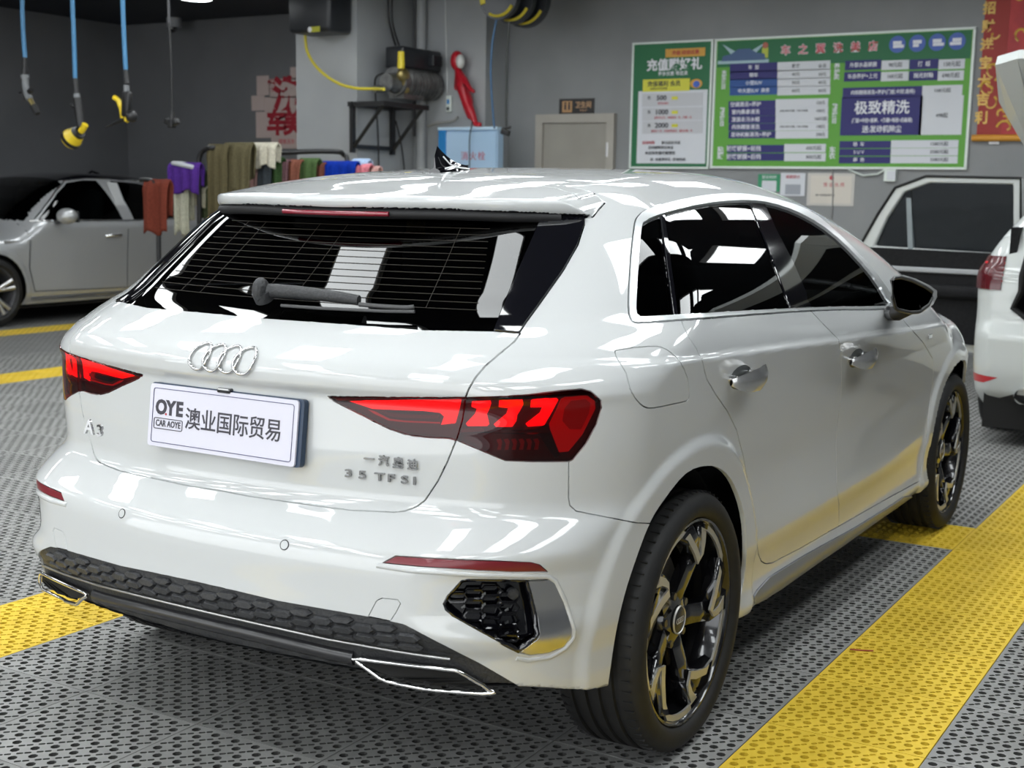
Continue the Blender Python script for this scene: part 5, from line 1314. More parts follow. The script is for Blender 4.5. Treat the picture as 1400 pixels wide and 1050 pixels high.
pp = wp(567.5, 60, XS-.03); tag(MB().cyl((XS-.03, pp.y, 1.9), (XS-.03, pp.y, CEIL), .018, n=12).build('conduit', flat('conduit_dark', (.08, .08, .085)), None, 40), 'thin dark conduit beside the drain pipe, behind the pump', 'pipe')
rc_ = wp(614, 142, XS-.02); th_ = empty('wall_controller', tuple(rc_), 0, 'small white wall controller with blue screen hanging on its cable by the red figure', 'controller')
P_(MB().box(rc_, (.035, .060, .165), bev=.008).build('controller_case', C_FR), th_); P_(MB().box(rc_+Vector((-.019, 0, .02)), (.004, .032, .045)).build('screen', flat('screen_blue', (.05, .22, .50))), th_); P_(MB().cyl(rc_+Vector((-.018, 0, -.05)), rc_+Vector((-.024, 0, -.05)), .018, n=16).build('dial', flat('dial_dark', (.04, .05, .05))), th_)
cable([wp(609, -20, XS-.01), wp(610, 60, XS-.01), wp(612, 128, XS-.015)], .008, flat('cable_white', (.6, .62, .62)), 'white cable running down the pier to the wall controller')
# plain red doll hanging on the pier
Xf = XS-.10; M_DR = flat('doll_red', (.42, .010, .022), .35); M_DW = flat('doll_pale', (.60, .60, .58), .4)
doll = empty('hanging_doll', tuple(wp(634, 168, Xf)), 0, 'red plastic doll with a pale face hanging on the grey pier above the blue cabinet', 'doll')
W_ = lambda x, y, dx=0: wp(x, y, Xf+dx)
def skin(name, chains, m):
    me = bpy.data.meshes.new(name); vs, es, rs = [], [], []
    for ch in chains:
        for k_, (p, r) in enumerate(ch):
            j = next((i for i, q in enumerate(vs) if (q-p).length < 1e-5), None)
            if j is None: vs.append(p); rs.append(r); j = len(vs)-1
            if k_: es.append((pj_, j))
            pj_ = j
    me.from_pydata([tuple(v) for v in vs], es, []); o = bpy.data.objects.new(name, me); link(o); me.materials.append(m)
    mo = o.modifiers.new('skin', 'SKIN'); mo.use_smooth_shade = True; su = o.modifiers.new('sub', 'SUBSURF'); su.levels = 2; su.render_levels = 2
    if not me.skin_vertices: o.modifiers.remove(mo); raise RuntimeError
    for i, sv in enumerate(me.skin_vertices[0].data): sv.radius = (rs[i], rs[i]); sv.use_root = (i == 0)
    return o
body = [[(W_(636, 138), .062), (W_(633, 122), .058), (W_(629, 106), .072), (W_(626, 96), .035), (W_(625, 91), .034)],
        [(W_(636, 138), .062), (W_(640, 150), .048), (W_(645, 163), .036)], [(W_(636, 138), .062), (W_(643, 151, -.03), .048), (W_(648, 163, -.03), .034), (W_(650, 170, -.03), .030), (W_(658, 171, -.04), .028)],
        [(W_(629, 106), .072), (W_(637, 112, -.06), .028), (W_(642, 121, -.08), .024), (W_(649, 126, -.10), .020)], [(W_(629, 106), .072), (W_(624, 112, .05), .028), (W_(624, 124, .05), .022)]]
try: P_(skin('doll_body', body, M_DR), doll)
except RuntimeError:
    b_ = MB()
    for ch in body: b_.tube([p for p, r in ch], lambda t, ch=ch: ch[min(len(ch)-1, int(t*(len(ch)-1)+.5))][1], n=10)
    P_(b_.build('doll_body', M_DR, None, 60), doll)
P_(MB().sph(W_(625, 83), .085, 12, (.85, .8, 1.15)).build('doll_head', M_DR, None, 60), doll); P_(MB().sph(W_(629.5, 84, -.045), .058, 10, (.75, .8, 1.2)).build('doll_face', M_DW, None, 60), doll)
cable([wp(584, 172, Xf), wp(600, 168, Xf), wp(618, 166, Xf), wp(626, 160, Xf)], .016, flat('rag_grey', (.25, .25, .24)), 'grey flex looped along the pier above the hydrant cabinet')
cable([W_(646, 166, -.06), W_(642, 190, -.10), W_(642, 236, -.10)], .006, M_BLK, 'thin dark cord hanging in front of the hydrant cabinet')
# stacked hose reels at the top edge
XR_ = 8.6
for i, (cx, cy, r_) in enumerate(((684, -4, 30), (702, -2, 34), (719, 0, 37))):
    c = wp(cx, cy, XR_+i*.17); R_ = r_/1812*((c-Vector(CP)).dot(Vector(FV)))
    t_ = empty('hose_reel', tuple(c), 0, ('black and yellow hose reel at the top edge, leftmost and foremost of three', 'black and yellow hose reel at the top edge, middle of three', 'black and yellow hose reel at the top edge, rightmost of three')[i], 'hose reel', 'black and yellow hose reels at the top edge')
    P_(MB().cyl(c-Vector((.035, 0, 0)), c+Vector((.035, 0, 0)), R_, n=40).build('reel_case', M_BOX, None, 40), t_)
    for a0, a1 in ((-150, -60), (-20, 40), (75, 130)):
        P_(MB().tube([c+Vector((-.038, R_*.86*math.cos(math.radians(a)), R_*.86*math.sin(math.radians(a)))) for a in np.linspace(a0, a1, 14)], .028, n=6, flat=.5).build('yellow_mark', flat('reel_yellow', (.55, .45, .03)), None, 60), t_)
    P_(MB().box(c+Vector((.05, 0, R_*.5)), (.03, .08, R_)).build('reel_mount', M_BOX), t_)
cable([wp(679, 26, XR_), wp(673, 60, XR_), wp(671, 100, XR_), wp(673, 140, XR_), wp(676, 176, XR_)], .010, flat('hose_blue_dark', (.03, .09, .18), .4), 'thin blue hose hanging from the leftmost reel at the top', 'hose', 'thin_hose')
cable([wp(696, 30, XR_), wp(693, 80, XR_), wp(692, 140, XR_), wp(692, 176, XR_)], .010, flat('hose_black', (.02, .022, .02), .4), 'thin black hose hanging from the middle reel at the top', 'hose', 'thin_hose')
ng = empty('hose_clip', tuple(wp(692, 180, XR_)), 0, 'small black clip gun at the end of the thin black hose', 'nozzle')
P_(MB().box(wp(691, 181, XR_), (.04, .09, .05), Matrix.Rotation(.3, 3, 'X'), bev=.008).cyl(wp(686, 176, XR_), wp(698, 174, XR_), .012, n=8).build('clip_body', M_BLK), ng)
# red lettered posters on the dark wall left of the pier
M_PAP = flat('poster_paper', (.42, .34, .32)); C_CR = flat('poster_crimson', (.27, .010, .022))
xw = XB-.024
rp = empty('torn_poster', tuple(wp(385, 150, xw)), 0, 'cream wall poster with big crimson characters partly hidden by the pier', 'poster')
for (p0, p1) in (((351, 104), (368, 130)), ((369, 108), (412, 133)), ((344, 131), (362, 151)), ((362, 133), (412, 152)), ((350, 153), (412, 188)), ((397, 92), (412, 108)), ((371, 188), (412, 203))): brect(rp, 'poster_sheet', p0, p1, M_PAP, xw, .004)
for ch, x_, y_, h_ in (('洗', 391, 131, 44), ('车', 378, 170, 34), ('美', 401, 170, 34), ('容', 372, 118, 16)): btext(rp, 'lettering', ch, x_, y_, h_, C_CR, xw-.006, 1., .05)
btext(rp, 'lettering', '精致洗车', 392, 194, 7, C_RED, xw-.006)
# ------------------------------------------------------------------ hanging spray guns
XH = 5.0
M_HOSE = flat('hose_sky_blue', (.06, .22, .42), .35); M_GUN = flat('gun_black', (.012, .012, .013), .35); M_GY = flat('gun_yellow', (.75, .55, .02), .3); M_GG = flat('gun_grey', (.18, .19, .20), .35)
g = lambda x, y, d=0.: wp(x/4.773, y/4.773, XH+d)
def hose(pts, label): return cable([g(*p) for p in pts], .0165, M_HOSE, label, 'hose', 'blue_hose')
hose([(145, -260), (145, 0), (150, 180), (163, 378)], 'leftmost sky blue hose hanging from the ceiling, with the grey spray gun'); hose([(472, -260), (472, 0), (482, 250), (490, 515)], 'middle sky blue hose hanging from the ceiling, with the round yellow nozzle'); hose([(800, -260), (800, 0), (808, 220), (820, 455)], 'rightmost sky blue hose hanging from the ceiling, with the yellow-trigger gun')
def gun(label, z):
    t_ = empty('spray_gun', tuple(z), 0, label, 'spray gun', 'spray guns on the hanging blue hoses'); return t_
t_ = gun('grey spray gun with a thin black-tipped nozzle on the leftmost blue hose', g(165, 480))
P_(MB().cyl(g(163, 375), g(163, 460), .020, .022, n=12).cyl(g(163, 460), g(163, 485), .028, n=12).build('hose_grip', M_GUN, None, 40), t_); P_(MB().cyl(g(163, 488), g(164, 512), .034, n=14).build('swivel', M_GG, None, 40), t_)
P_(MB().tube([g(163, 512), g(166, 560), g(180, 620), g(196, 650)], .027, n=10).build('gun_body', M_GG, None, 60), t_); P_(MB().tube([g(150, 600), g(128, 606)], .008, n=6).tube([g(190, 600), g(206, 585)], .022, n=8).tube([g(152, 520), g(150, 600), g(165, 650)], .012, n=8).build('trigger', M_GUN, None, 60), t_)
P_(MB().cyl(g(196, 648), g(222, 695), .019, n=12).build('nozzle_tube', M_BRASS, None, 40), t_); P_(MB().cyl(g(220, 690), g(246, 742), .028, .022, n=12).build('nozzle_tip', M_GUN, None, 40), t_)
t_ = gun('black spray gun with a round yellow multi-jet head on the middle blue hose', g(500, 700))
P_(MB().cyl(g(491, 512), g(500, 612), .022, n=12).build('hose_grip', M_GUN, None, 40), t_); P_(MB().cyl(g(500, 612), g(503, 640), .026, n=12).build('swivel', M_GG, None, 40), t_)
P_(MB().tube([g(503, 640), g(512, 700), g(520, 770), g(530, 830)], .034, n=10).build('gun_body', M_GUN, None, 60), t_); P_(MB().tube([g(500, 700), g(485, 695), g(465, 682)], .016, n=8).build('trigger', M_GUN, None, 60), t_)
P_(MB().tube([g(528, 858), g(545, 835), g(556, 812)], .026, n=10).build('yellow_knob', M_GY, None, 60), t_); P_(MB().cyl(g(525, 860), g(490, 880), .045, .062, n=18).build('head_neck', M_GUN, None, 40), t_)
P_(MB().cyl(g(505, 868), g(468, 905), .055, .082, n=24).cyl(g(462, 912), g(452, 922), .080, .072, n=24).build('yellow_head', M_GY, None, 40), t_); P_(MB().cyl(g(473, 900), g(460, 914), .086, n=24).build('head_ring', M_GUN, None, 40), t_)
t_ = gun('black air gun with a long yellow trigger and thin spout on the rightmost blue hose', g(820, 700))
P_(MB().cyl(g(818, 452), g(826, 545), .015, .024, n=12).build('hose_grip', M_GUN, None, 40), t_); P_(MB().cyl(g(825, 555), g(826, 598), .022, n=12).build('swivel', M_GG, None, 40), t_)
P_(MB().box(g(828, 680), (.05, .075, .19), Matrix.Rotation(.12, 3, 'X'), bev=.015).sph(g(860, 760), .045, 10).build('gun_body', M_GUN, None, 60), t_)
P_(MB().tube([g(745, 636), g(772, 655), g(795, 715), g(800, 762), g(835, 788)], .019, n=8).build('trigger', M_GY, None, 60), t_); P_(MB().tube([g(820, 775), g(770, 795), g(690, 832)], lambda t: .022-.016*t, n=8).build('spout', M_GUN, None, 60), t_)
cable([g(1098, -260), g(1100, 0), g(1103, 150)], .009, flat('cord_grey', (.10, .10, .11)), 'upper grey part of the plug cord hanging from the ceiling by the dome camera'); cable([g(1103, 150), g(1112, 300), g(1120, 500), g(1124, 740)], .009, M_BLK, 'thin black cord hanging with a plug cluster at its end')
pl_ = empty('hanging_plug', tuple(g(1120, 800)), 0, 'black multi-way plug cluster at the end of the hanging cord', 'plug'); P_(MB().cyl(g(1124, 735), g(1122, 790), .016, .022, n=10).box(g(1120, 805), (.05, .05, .07), bev=.01).box(g(1098, 795), (.05, .05, .045), Matrix.Rotation(.4, 3, 'X'), bev=.01).box(g(1146, 795), (.05, .05, .045), Matrix.Rotation(-.4, 3, 'X'), bev=.01).build('plug_body', M_BLK), pl_)
cm = empty('security_camera', tuple(wp(239, 36, 9.5)), 0, 'small white dome camera where the dark wall meets the ceiling', 'camera'); c = wp(238, 35, 9.5)
P_(MB().cyl(c+Vector((0, 0, -.02)), c+Vector((0, 0, .10)), .085, n=24).build('camera_base', flat('camera_grey', (.30, .31, .33))), cm); P_(MB().sph(c+Vector((-.03, 0, -.03)), .055, 12).build('camera_dome', M_GLOSSBLK, None, 60), cm)
# ------------------------------------------------------------------ the two other cars (simpler shells, same method)
def car_shell(F, xs, ys, zs):
    V, Q = surface_nets(F, xs, ys, zs); V = project(F, V, 3); N = -grad(F, V); N /= np.maximum(np.linalg.norm(N, axis=1, keepdims=True), 1e-9)
    return V, N, tri_of(Q)
class PlaneCutter(Cutter):
    def __init__(s, V, N, T, A, view): s.V, s.N, s.T, s.A, s.view = V, N, T, np.array(A, float), np.array(view, float); s.S = V@s.A.T*300
    def facing(s, T=None):
        T = s.T if T is None else T
        n = np.cross(s.V[T[:, 1]]-s.V[T[:, 0]], s.V[T[:, 2]]-s.V[T[:, 0]]); return n@s.view > 1e-9
    def add(s, P, N): s.V = np.vstack([s.V, P]); s.N = np.vstack([s.N, N]); s.S = np.vstack([s.S, P@s.A.T*300])
    def cut(s, poly): s.cut_poly([np.array(p)*300 for p in poly])
    def test(s, poly): return s.facing() & inside(s.V[s.T].mean(1)@s.A.T, poly)
def shell_parts(C, cls, names, par, mats, offs={}):
    """one object per class from a cutter in a car's local frame"""
    out = {}
    jobs = []
    for k_, nm in enumerate(names):
        T = C.T[cls == k_]
        if not len(T) or mats[k_] is None: continue
        if k_ == 0: jobs.append((k_, nm, T)); continue
        lab = np.arange(len(C.V))
        while True:                                   # islands become objects of their own
            mn = lab[T].min(1); new = lab.copy()
            for c in range(3): np.minimum.at(new, T[:, c], mn)
            new = new[new]
            if (new == lab).all(): break
            lab = new
        tl = lab[T[:, 0]]; u, ct = np.unique(tl, return_counts=True)
        for q in u[ct > .15*ct.max()]: jobs.append((k_, 'rear_window' if nm == 'windscreen' and C.V[T[tl == q]][:, :, 0].mean() > 3 else nm, T[tl == q]))
    for k_, nm, T in jobs:
        ids, inv = np.unique(T, return_inverse=True)
        out[k_] = mesh_obj(nm, C.V[ids]+C.N[ids]*offs.get(k_, 0.), inv.reshape(-1, 3).tolist(), mats[k_], par, True, C.N[ids])
    return out
def rsect(a, b, r): return (1-np.sqrt(np.maximum(1-a/r, 0)**2+np.maximum(1-b/r, 0)**2))*r
# --- silver saloon, local x from its nose (0) to its tail (4.65), its left side at -y
sH = PF([-.1, .05, .3, .9, 1.15, 1.5, 1.95, 2.4, 2.9, 3.4, 3.8, 4.1, 4.5, 4.65, 4.8], [.55, .74, .84, .955, .99, 1.22, 1.42, 1.475, 1.465, 1.40, 1.27, 1.13, 1.10, 1.04, .8])
sW = PF([0, .15, .6, 1.2, 3.6, 4.3, 4.65], [.62, .78, .89, .92, .92, .88, .78]); sL = PF([.2, .3, .5, .75, .93, 1.0], [.90, .955, .965, .985, 1.0, .965])
def F_sal(x, y, z):
    ay = np.abs(y); dz = np.maximum(z-.98, 0)
    w = sW(x)*sL(np.minimum(z, 1.0))-(.48*dz+.75*dz*dz)
    for cx in (.86, 3.62): w = w+.012*sstep((.43-np.hypot(x-cx, z-.34))/.04)
    s_ = rsect(w-ay, sH(x)-.06*y*y-.20*y**4-z, .07); e = np.minimum(x-.02-.25*ay**2, 4.63-.12*ay**2-x)
    return np.minimum(rsect(s_, e, .16), z-.19-.0*x)
V, N, T = car_shell(F_sal, np.arange(-.1, 4.85, .035), np.arange(-1.02, 1.03, .035), np.arange(.12, 1.55, .03))
C = PlaneCutter(V, N, T, [[1, 0, 0], [0, 0, 1]], [0, -1, 0])
WF = [(1.42, 1.005), (1.55, 1.10), (1.80, 1.26), (2.02, 1.365), (2.25, 1.395), (2.42, 1.395), (2.47, 1.00)]
WR = [(2.60, 1.395), (2.95, 1.375), (3.25, 1.31), (3.42, 1.22), (3.50, 1.10), (3.46, 1.015), (2.62, 1.00)]
DF_ = [(1.30, .98), (1.28, .55), (1.34, .33), (2.50, .30), (2.50, .98)]; DR_ = [(2.50, .98), (2.50, .30), (3.28, .32), (3.45, .55), (3.58, .80), (3.56, .98)]
circ = lambda cx, r=.365: [(cx+r*math.cos(a), .335+r*math.sin(a)) for a in np.radians(np.arange(-40, 221, 12))]
for vw in ([0, -1, 0], [0, 1, 0]):
    C.view = np.array(vw, float)
    for p in (WF, WR, DF_, DR_, circ(.86), circ(3.62)): C.cut(p)
cl = np.zeros(len(C.T), int); TCs = C.V[C.T].mean(1)
for vw in ([0, -1, 0], [0, 1, 0]):
    C.view = np.array(vw, float); sd = np.abs(TCs[:, 1]) > .45
    for k_, p in ((5, DF_), (6, DR_), (2, WF), (3, WR), (1, circ(.86)), (1, circ(3.62))): cl[C.test(p) & sd] = k_
nz = C.N[C.T].mean(1)
cl[(cl == 0) & (TCs[:, 0] > 1.18) & (TCs[:, 0] < 1.95) & (nz[:, 2] > .5) & (TCs[:, 2] > 1.0) & (np.abs(TCs[:, 1]) < .80-.20*(TCs[:, 0]-1.18)/.77)] = 4
cl[(cl == 0) & (TCs[:, 0] > 1.95) & (TCs[:, 0] < 3.3) & (nz[:, 2] > .8) & (np.abs(TCs[:, 1]) < .53)] = 7
cl[(cl == 0) & (TCs[:, 0] > 3.35) & (TCs[:, 0] < 4.0) & (nz[:, 2] > .5) & (TCs[:, 2] > 1.14) & (np.abs(TCs[:, 1]) < .55)] = 4
M_SIL = paint_mat('silver_paint', (.47, .48, .49), rough=.32, metal=.45)
M_GL2 = glass_mat('saloon_glass', (.12, .14, .14), 1.5)
SAL = empty('saloon_car', (6.02-.86, 9.42, 0), 0, 'silver grey saloon parked by the dark wall at the far left, facing left', 'car')
shell_parts(C, cl, ['body_shell', 'x', 'door_window', 'door_window', 'windscreen', 'front_door', 'rear_door', 'roof_panel'], SAL, [M_SIL, None, M_GL2, M_GL2, M_GL2, M_SIL, M_SIL, M_GLOSSBLK], {5: .002, 6: .002})
def side_line(par, name, pts, F_w, r, m, y0=None, sides=(-1, 1)):
    for s_ in sides: MB().tube([(x, s_*(F_w(x, z)+.002), z) for x, z in dens_xy(pts)], r, n=6).build(name, m, par, 60)
def dens_xy(pts, step=.08):
    out = []
    for (a, b), (c, d) in zip(pts[:-1], pts[1:]):
        k_ = max(1, int(math.hypot(c-a, d-b)/step)); out += [(a+(c-a)*i/k_, b+(d-b)*i/k_) for i in range(k_)]
    return out+[pts[-1]]
def wsal(x, z):
    lo, hi = .2, 1.1
    for _ in range(22):
        m_ = (lo+hi)/2
        if F_sal(np.array(x), np.array(m_), np.array(z)) > 0: lo = m_
        else: hi = m_
    return lo
for nm, pts in (('window_chrome', [(1.36, .995), (2.5, .99), (3.50, 1.005)]), ('window_chrome', [(1.40, 1.01), (1.55, 1.12), (1.80, 1.28), (2.02, 1.385), (2.3, 1.412), (2.6, 1.412), (2.95, 1.39), (3.25, 1.325), (3.44, 1.23), (3.53, 1.10), (3.49, 1.01)])): side_line(SAL, nm, pts, wsal, .010, M_CHROME)
for nm, pts in (('door_gap', [(1.28, .97), (1.27, .55), (1.33, .32)]), ('door_gap', [(2.5, .98), (2.5, .31)]), ('door_gap', [(3.56, .97), (3.57, .80), (3.45, .55), (3.28, .33)]), ('door_gap', [(1.33, .32), (2.5, .30), (3.28, .33)])): side_line(SAL, nm, pts, wsal, .0035, M_GAP)
side_line(SAL, 'sill_trim', [(1.30, .255), (2.4, .25), (3.2, .255)], wsal, .018, M_SATIN)
for s_ in (-1, 1):
    MB().box((2.54, s_*(wsal(2.54, 1.2)+.003), 1.20), (.13, .008, .42), Matrix.Rotation(s_*.56, 3, 'X') @ Matrix.Rotation(.08, 3, 'Y'), bev=.003).build('door_pillar', flat('pillar_white_reflection', (.45, .46, .46), .25), SAL)  # pale colour paints in the white reflection on the pillar
    for x in (2.30, 3.36):
        MB().tube([(x-.10, s_*(wsal(x, .84)+.004), .835), (x-.06, s_*(wsal(x, .84)+.035), .84), (x+.07, s_*(wsal(x, .84)+.035), .845), (x+.11, s_*(wsal(x, .84)+.004), .845)], .014, n=8, flat=1.).build('door_handle', M_CHROME, SAL, 60)
    mr = MB().sph((1.60, s_*1.06, 1.045), .1, 14, (.95, 1.05, .78)).build('door_mirror', M_SIL, SAL, 80)
    MB().box((1.67, s_*1.06, 1.04), (.02, .17, .11), bev=.004).build('mirror_glass', M_GLOSSBLK, mr); MB().tube([(1.60, s_*.88, .985), (1.60, s_*.98, 1.0)], .03, n=8).build('mirror_arm', M_GLOSSBLK, mr, 60)
    MB().box((1.08, s_*(wsal(1.08, .80)+.003), .80), (.17, .008, .028), bev=.003).build('wing_badge', M_CHROME, SAL)
MB().tube([(2.85, .05, 1.465), (2.90, .05, 1.495), (3.0, .05, 1.470)], .012, n=6).build('roof_aerial', M_GLOSSBLK, SAL, 60)
for y in (-.38, .38): MB().box((2.35, y, .95), (.16, .50, .70), Matrix.Rotation(math.radians(14), 3, 'Y'), bev=.05).box((2.45, y, 1.26), (.10, .26, .17), bev=.04).build('front_seat', flat('seat_grey', (.10, .11, .11), .7), SAL, 60)
MB().box((2.3, 0, .40), (3.6, 1.5, .5)).build('cabin_floor', M_GAP, SAL)
def simple_wheel(par, x, y, r, s_, nsp=5):
    W = empty('wheel', (x, y, r), parent=par)
    Y = lambda d: s_*d
    MB().lathe([(r*.72, Y(.085)), (r*.80, Y(.108)), (r*.93, Y(.10)), (r, Y(.07)), (r, Y(-.07)), (r*.93, Y(-.10)), (r*.72, Y(-.09))], n=48).build('tyre', M_RUB, W, 50)
    MB().lathe([(r*.73, Y(.088)), (r*.70, Y(.092)), (r*.66, Y(.07)), (r*.62, Y(-.06)), (r*.10, Y(-.06))], n=40).build('rim_barrel', flat('rim_dark', (.05, .05, .055), .4), W, 50)
    for k_ in range(nsp):
        a = 2*math.pi*k_/nsp+.3
        for da in (-.16, .16): MB().tube([(r*.14*math.cos(a), Y(.055), r*.14*math.sin(a)), (r*.70*math.cos(a+da), Y(.082), r*.70*math.sin(a+da))], lambda t: .020+.006*t, n=6).build('spoke', M_SATIN, W, 60)
    MB().cyl((0, Y(.03), 0), (0, Y(.075), 0), r*.17, n=20).build('hub_cap', M_SATIN, W, 40)
for x in (.86, 3.62):
    for s_ in (-1, 1): simple_wheel(SAL, x, s_*.80, .335, s_)
    MB().box((x, 0, .45), (.74, 1.45, .50)).build('arch_liner', M_GAP, SAL)
for s_ in (-1, 1): MB().sph((.22, s_*.66, .70), 1, 12, (.16, .16, .07)).build('headlight', M_CHROME, SAL, 60); MB().box((4.60, s_*.62, .86), (.06, .34, .12), bev=.02).build('rear_light', mat('reflector_red', (.2, .01, .01)), SAL)
MB().box((.02, 0, .50), (.05, 1.1, .26), bev=.02).build('front_grille', M_GLOSSBLK, SAL)
# --- white hatchback at the right, tail towards us; local x from its tail (0) to its nose (4.3), left side at +y
gH = PF([-.05, .1, .3, .6, 1.2, 2.0, 2.5, 2.9, 3.3, 3.9, 4.25, 4.4], [1.30, 1.41, 1.455, 1.48, 1.50, 1.49, 1.42, 1.22, 1.02, .93, .80, .5])
gW = PF([-.05, .15, .6, 1.0, 3.3, 3.9, 4.3], [.80, .87, .905, .915, .915, .88, .62]); gL = PF([.2, .3, .5, .75, .92, 1.0], [.93, .97, .985, .99, 1.0, .975])
gX = PF([.2, .32, .45, .60, .70, .95, 1.05, 1.30, 1.5], [.16, .03, .0, .0, .05, .08, .12, .33, .45])
def F_suv(x, y, z):
    ay = np.abs(y); dz = np.maximum(z-.97, 0)
    w = gW(x)*gL(np.minimum(z, 1.))-(.38*dz+.75*dz*dz)
    for cx in (.82, 3.45): w = w+.012*sstep((.43-np.hypot(x-cx, z-.34))/.04)
    s_ = rsect(w-ay, gH(x)-.05*y*y-.15*y**4-z, .08); e = np.minimum(x-gX(z)-.12*ay**2, 4.27-.3*ay**2-x)
    return np.minimum(rsect(s_, e, .15), z-.21)
V, N, T = car_shell(F_suv, np.arange(-.08, 4.45, .035), np.arange(-1.02, 1.03, .03), np.arange(.12, 1.62, .03))
C = PlaneCutter(V, N, T, [[0, -1, 0], [0, 0, 1]], [-1, 0, 0])
HATCH = smooth_poly([(-.55, .70), (.55, .70), (.62, .86), (.61, 1.04), (.54, 1.33), (.48, 1.40), (-.48, 1.40), (-.54, 1.33), (-.61, 1.04), (-.62, .86)], 2)
LR = [(-.92, 1.035), (-.72, 1.04), (-.73, .86), (-.94, .86)]; LRr = [(-p[0], p[1]) for p in LR]
RFL = [(-.87, .395), (-.70, .388), (-.78, .352), (-.87, .348)]; RFr = [(-p[0], p[1]) for p in RFL]
LOWB = [(-1., .15), (-1., .205), (-.80, .225), (-.62, .30), (.62, .30), (.80, .225), (1., .205), (1., .15)]
for p in (HATCH, LR, LRr, RFL, RFr, LOWB): C.cut(p)
SD = [(1.06, .97), (1.04, .60), (.96, .48), (1.05, .32), (1.95, .30), (1.97, .97), (1.97, 1.44), (1.35, 1.43), (.95, 1.30), (.80, 1.10)]
RQW = [(.62, 1.05), (.70, 1.22), (.84, 1.33), (1.0, 1.36), (.80, 1.04)]; FDW = [(2.05, 1.02), (2.05, 1.40), (2.45, 1.36), (2.75, 1.20), (2.98, 1.02)]
C.A = np.array([[1., 0, 0], [0, 0, 1.]]); C.S = C.V@C.A.T*300
for vw in ([0, 1, 0], [0, -1, 0]):
    C.view = np.array(vw, float)
    for p in (SD, FDW, circ(.82), circ(3.45)): C.cut(p)
cl = np.zeros(len(C.T), int); TCs = C.V[C.T].mean(1); nz = C.N[C.T].mean(1)
for vw in ([0, 1, 0], [0, -1, 0]):
    C.view = np.array(vw, float); sd = np.abs(TCs[:, 1]) > .45
    for k_, p in ((2, FDW), (1, circ(.82)), (1, circ(3.45))): cl[C.test(p) & sd] = k_
C.view = np.array([0, 1., 0]); cl[C.test(SD) & (TCs[:, 1] > .4)] = 1
C.view = np.array([0, -1., 0]); cl[C.test([(1.05, 1.02), (1.92, 1.02), (1.92, 1.40), (1.35, 1.39), (1.0, 1.28)]) & (TCs[:, 1] < -.4)] = 2
C.A = np.array([[0, -1., 0], [0, 0, 1.]]); C.view = np.array([-1., 0, 0])
rear = TCs[:, 0] < .62
for k_, p in ((6, LOWB), (4, LR), (4, LRr), (5, RFL), (5, RFr), (1, HATCH)): cl[C.test(p) & rear & (nz[:, 0] < -.25 if k_ != 4 else nz[:, 0] < 9)] = k_
cl[(cl == 0) & (TCs[:, 0] > 2.3) & (TCs[:, 0] < 3.25) & (nz[:, 2] > .4) & (TCs[:, 2] > 1.02) & (np.abs(TCs[:, 1]) < .60)] = 2
SUV = empty('open_hatchback', (5.28, -1.36, 0), 0, 'white hatchback at the right edge with its tailgate raised and rear door swung open', 'car')
M_W2 = paint_mat('white_paint_second', (.56, .585, .57))
shell_parts(C, cl, ['body_shell', 'x', 'window_glass', 'x', 'tail_light', 'bumper_reflector', 'lower_bumper'], SUV, [M_W2, None, M_GL2, None, mat('lens_dark_red', (.09, .005, .009), .2, coat=.5), mat('reflector_bright_red', (.55, .01, .02), .3, coat=1.), M_BLKPL], {4: .008, 5: .002, 6: .0})
MB().box((.95, 0, .70), (1.5, 1.30, .04)).box((.95, .69, .95), (1.5, .04, .5)).box((.95, -.69, .95), (1.5, .04, .5)).box((1.72, 0, 1.0), (.12, 1.3, .62), bev=.03).build('luggage_bay', M_CABIN, SUV)
MB().box((2.2, 0, .45), (2.2, 1.5, .3)).box((2.1, .36, .85), (.5, .48, .55), bev=.06).box((2.1, -.36, .85), (.5, .48, .55), bev=.06).build('cabin_interior', M_CABIN, SUV)
MB().box((2.1, 0, .21), (3.9, 1.56, .22)).build('underbody', M_GAP, SUV)  # black box below the sills, also standing in for the shade underneath
rim = [( .0, y, z) for y, z in [(-p[0], p[1]) for p in HATCH]]
MB().tube([(float(gX(z))+.12*y*y+.005, y, z) for _, y, z in rim], .018, n=6, closed=True).build('hatch_seal', M_GAP, SUV, 60)
for k_ in range(4):
    MB().tube([(.075+.25*y*y, y, .905+k_*.033) for y in (.72, .78, .84)], .006, n=6).build('light_bar', mat('suv_bar', (.5, .02, .03), .3, emit=(1, .02, .03), es=.25), SUV, 60)
for y in (.56, .44, -.56, -.44): MB().lathe([(.040, 0), (.045, -.012), (.040, -.02), (.034, 0), (.034, .09)], c=(.055, y, .30), axis='X', n=24).build('exhaust_tip', M_CHROME, SUV, 60)
for x in (.82, 3.45):
    for s_ in (-1, 1): simple_wheel(SUV, x, s_*.79, .33, s_)
    MB().box((x, 0, .42), (.72, 1.36, .48)).build('arch_liner', M_GAP, SUV)
# raised tailgate: a curved frame with dark glass, hinged at the roof's rear edge
TG = empty('tailgate', (.34, 0, 1.46), parent=SUV); TG.rotation_euler = (0, math.radians(-139), 0)
def slab(name, outl, th, m, par, bev=.02, hole=None):
    b = MB(); b.prism([(x, y, 0) for x, y in outl], (0, 0, th)); o = b.build(name, m, par)
    if bev: mo = o.modifiers.new('bevel', 'BEVEL'); mo.width = bev; mo.segments = 3; mo.limit_method = 'ANGLE'
    return o
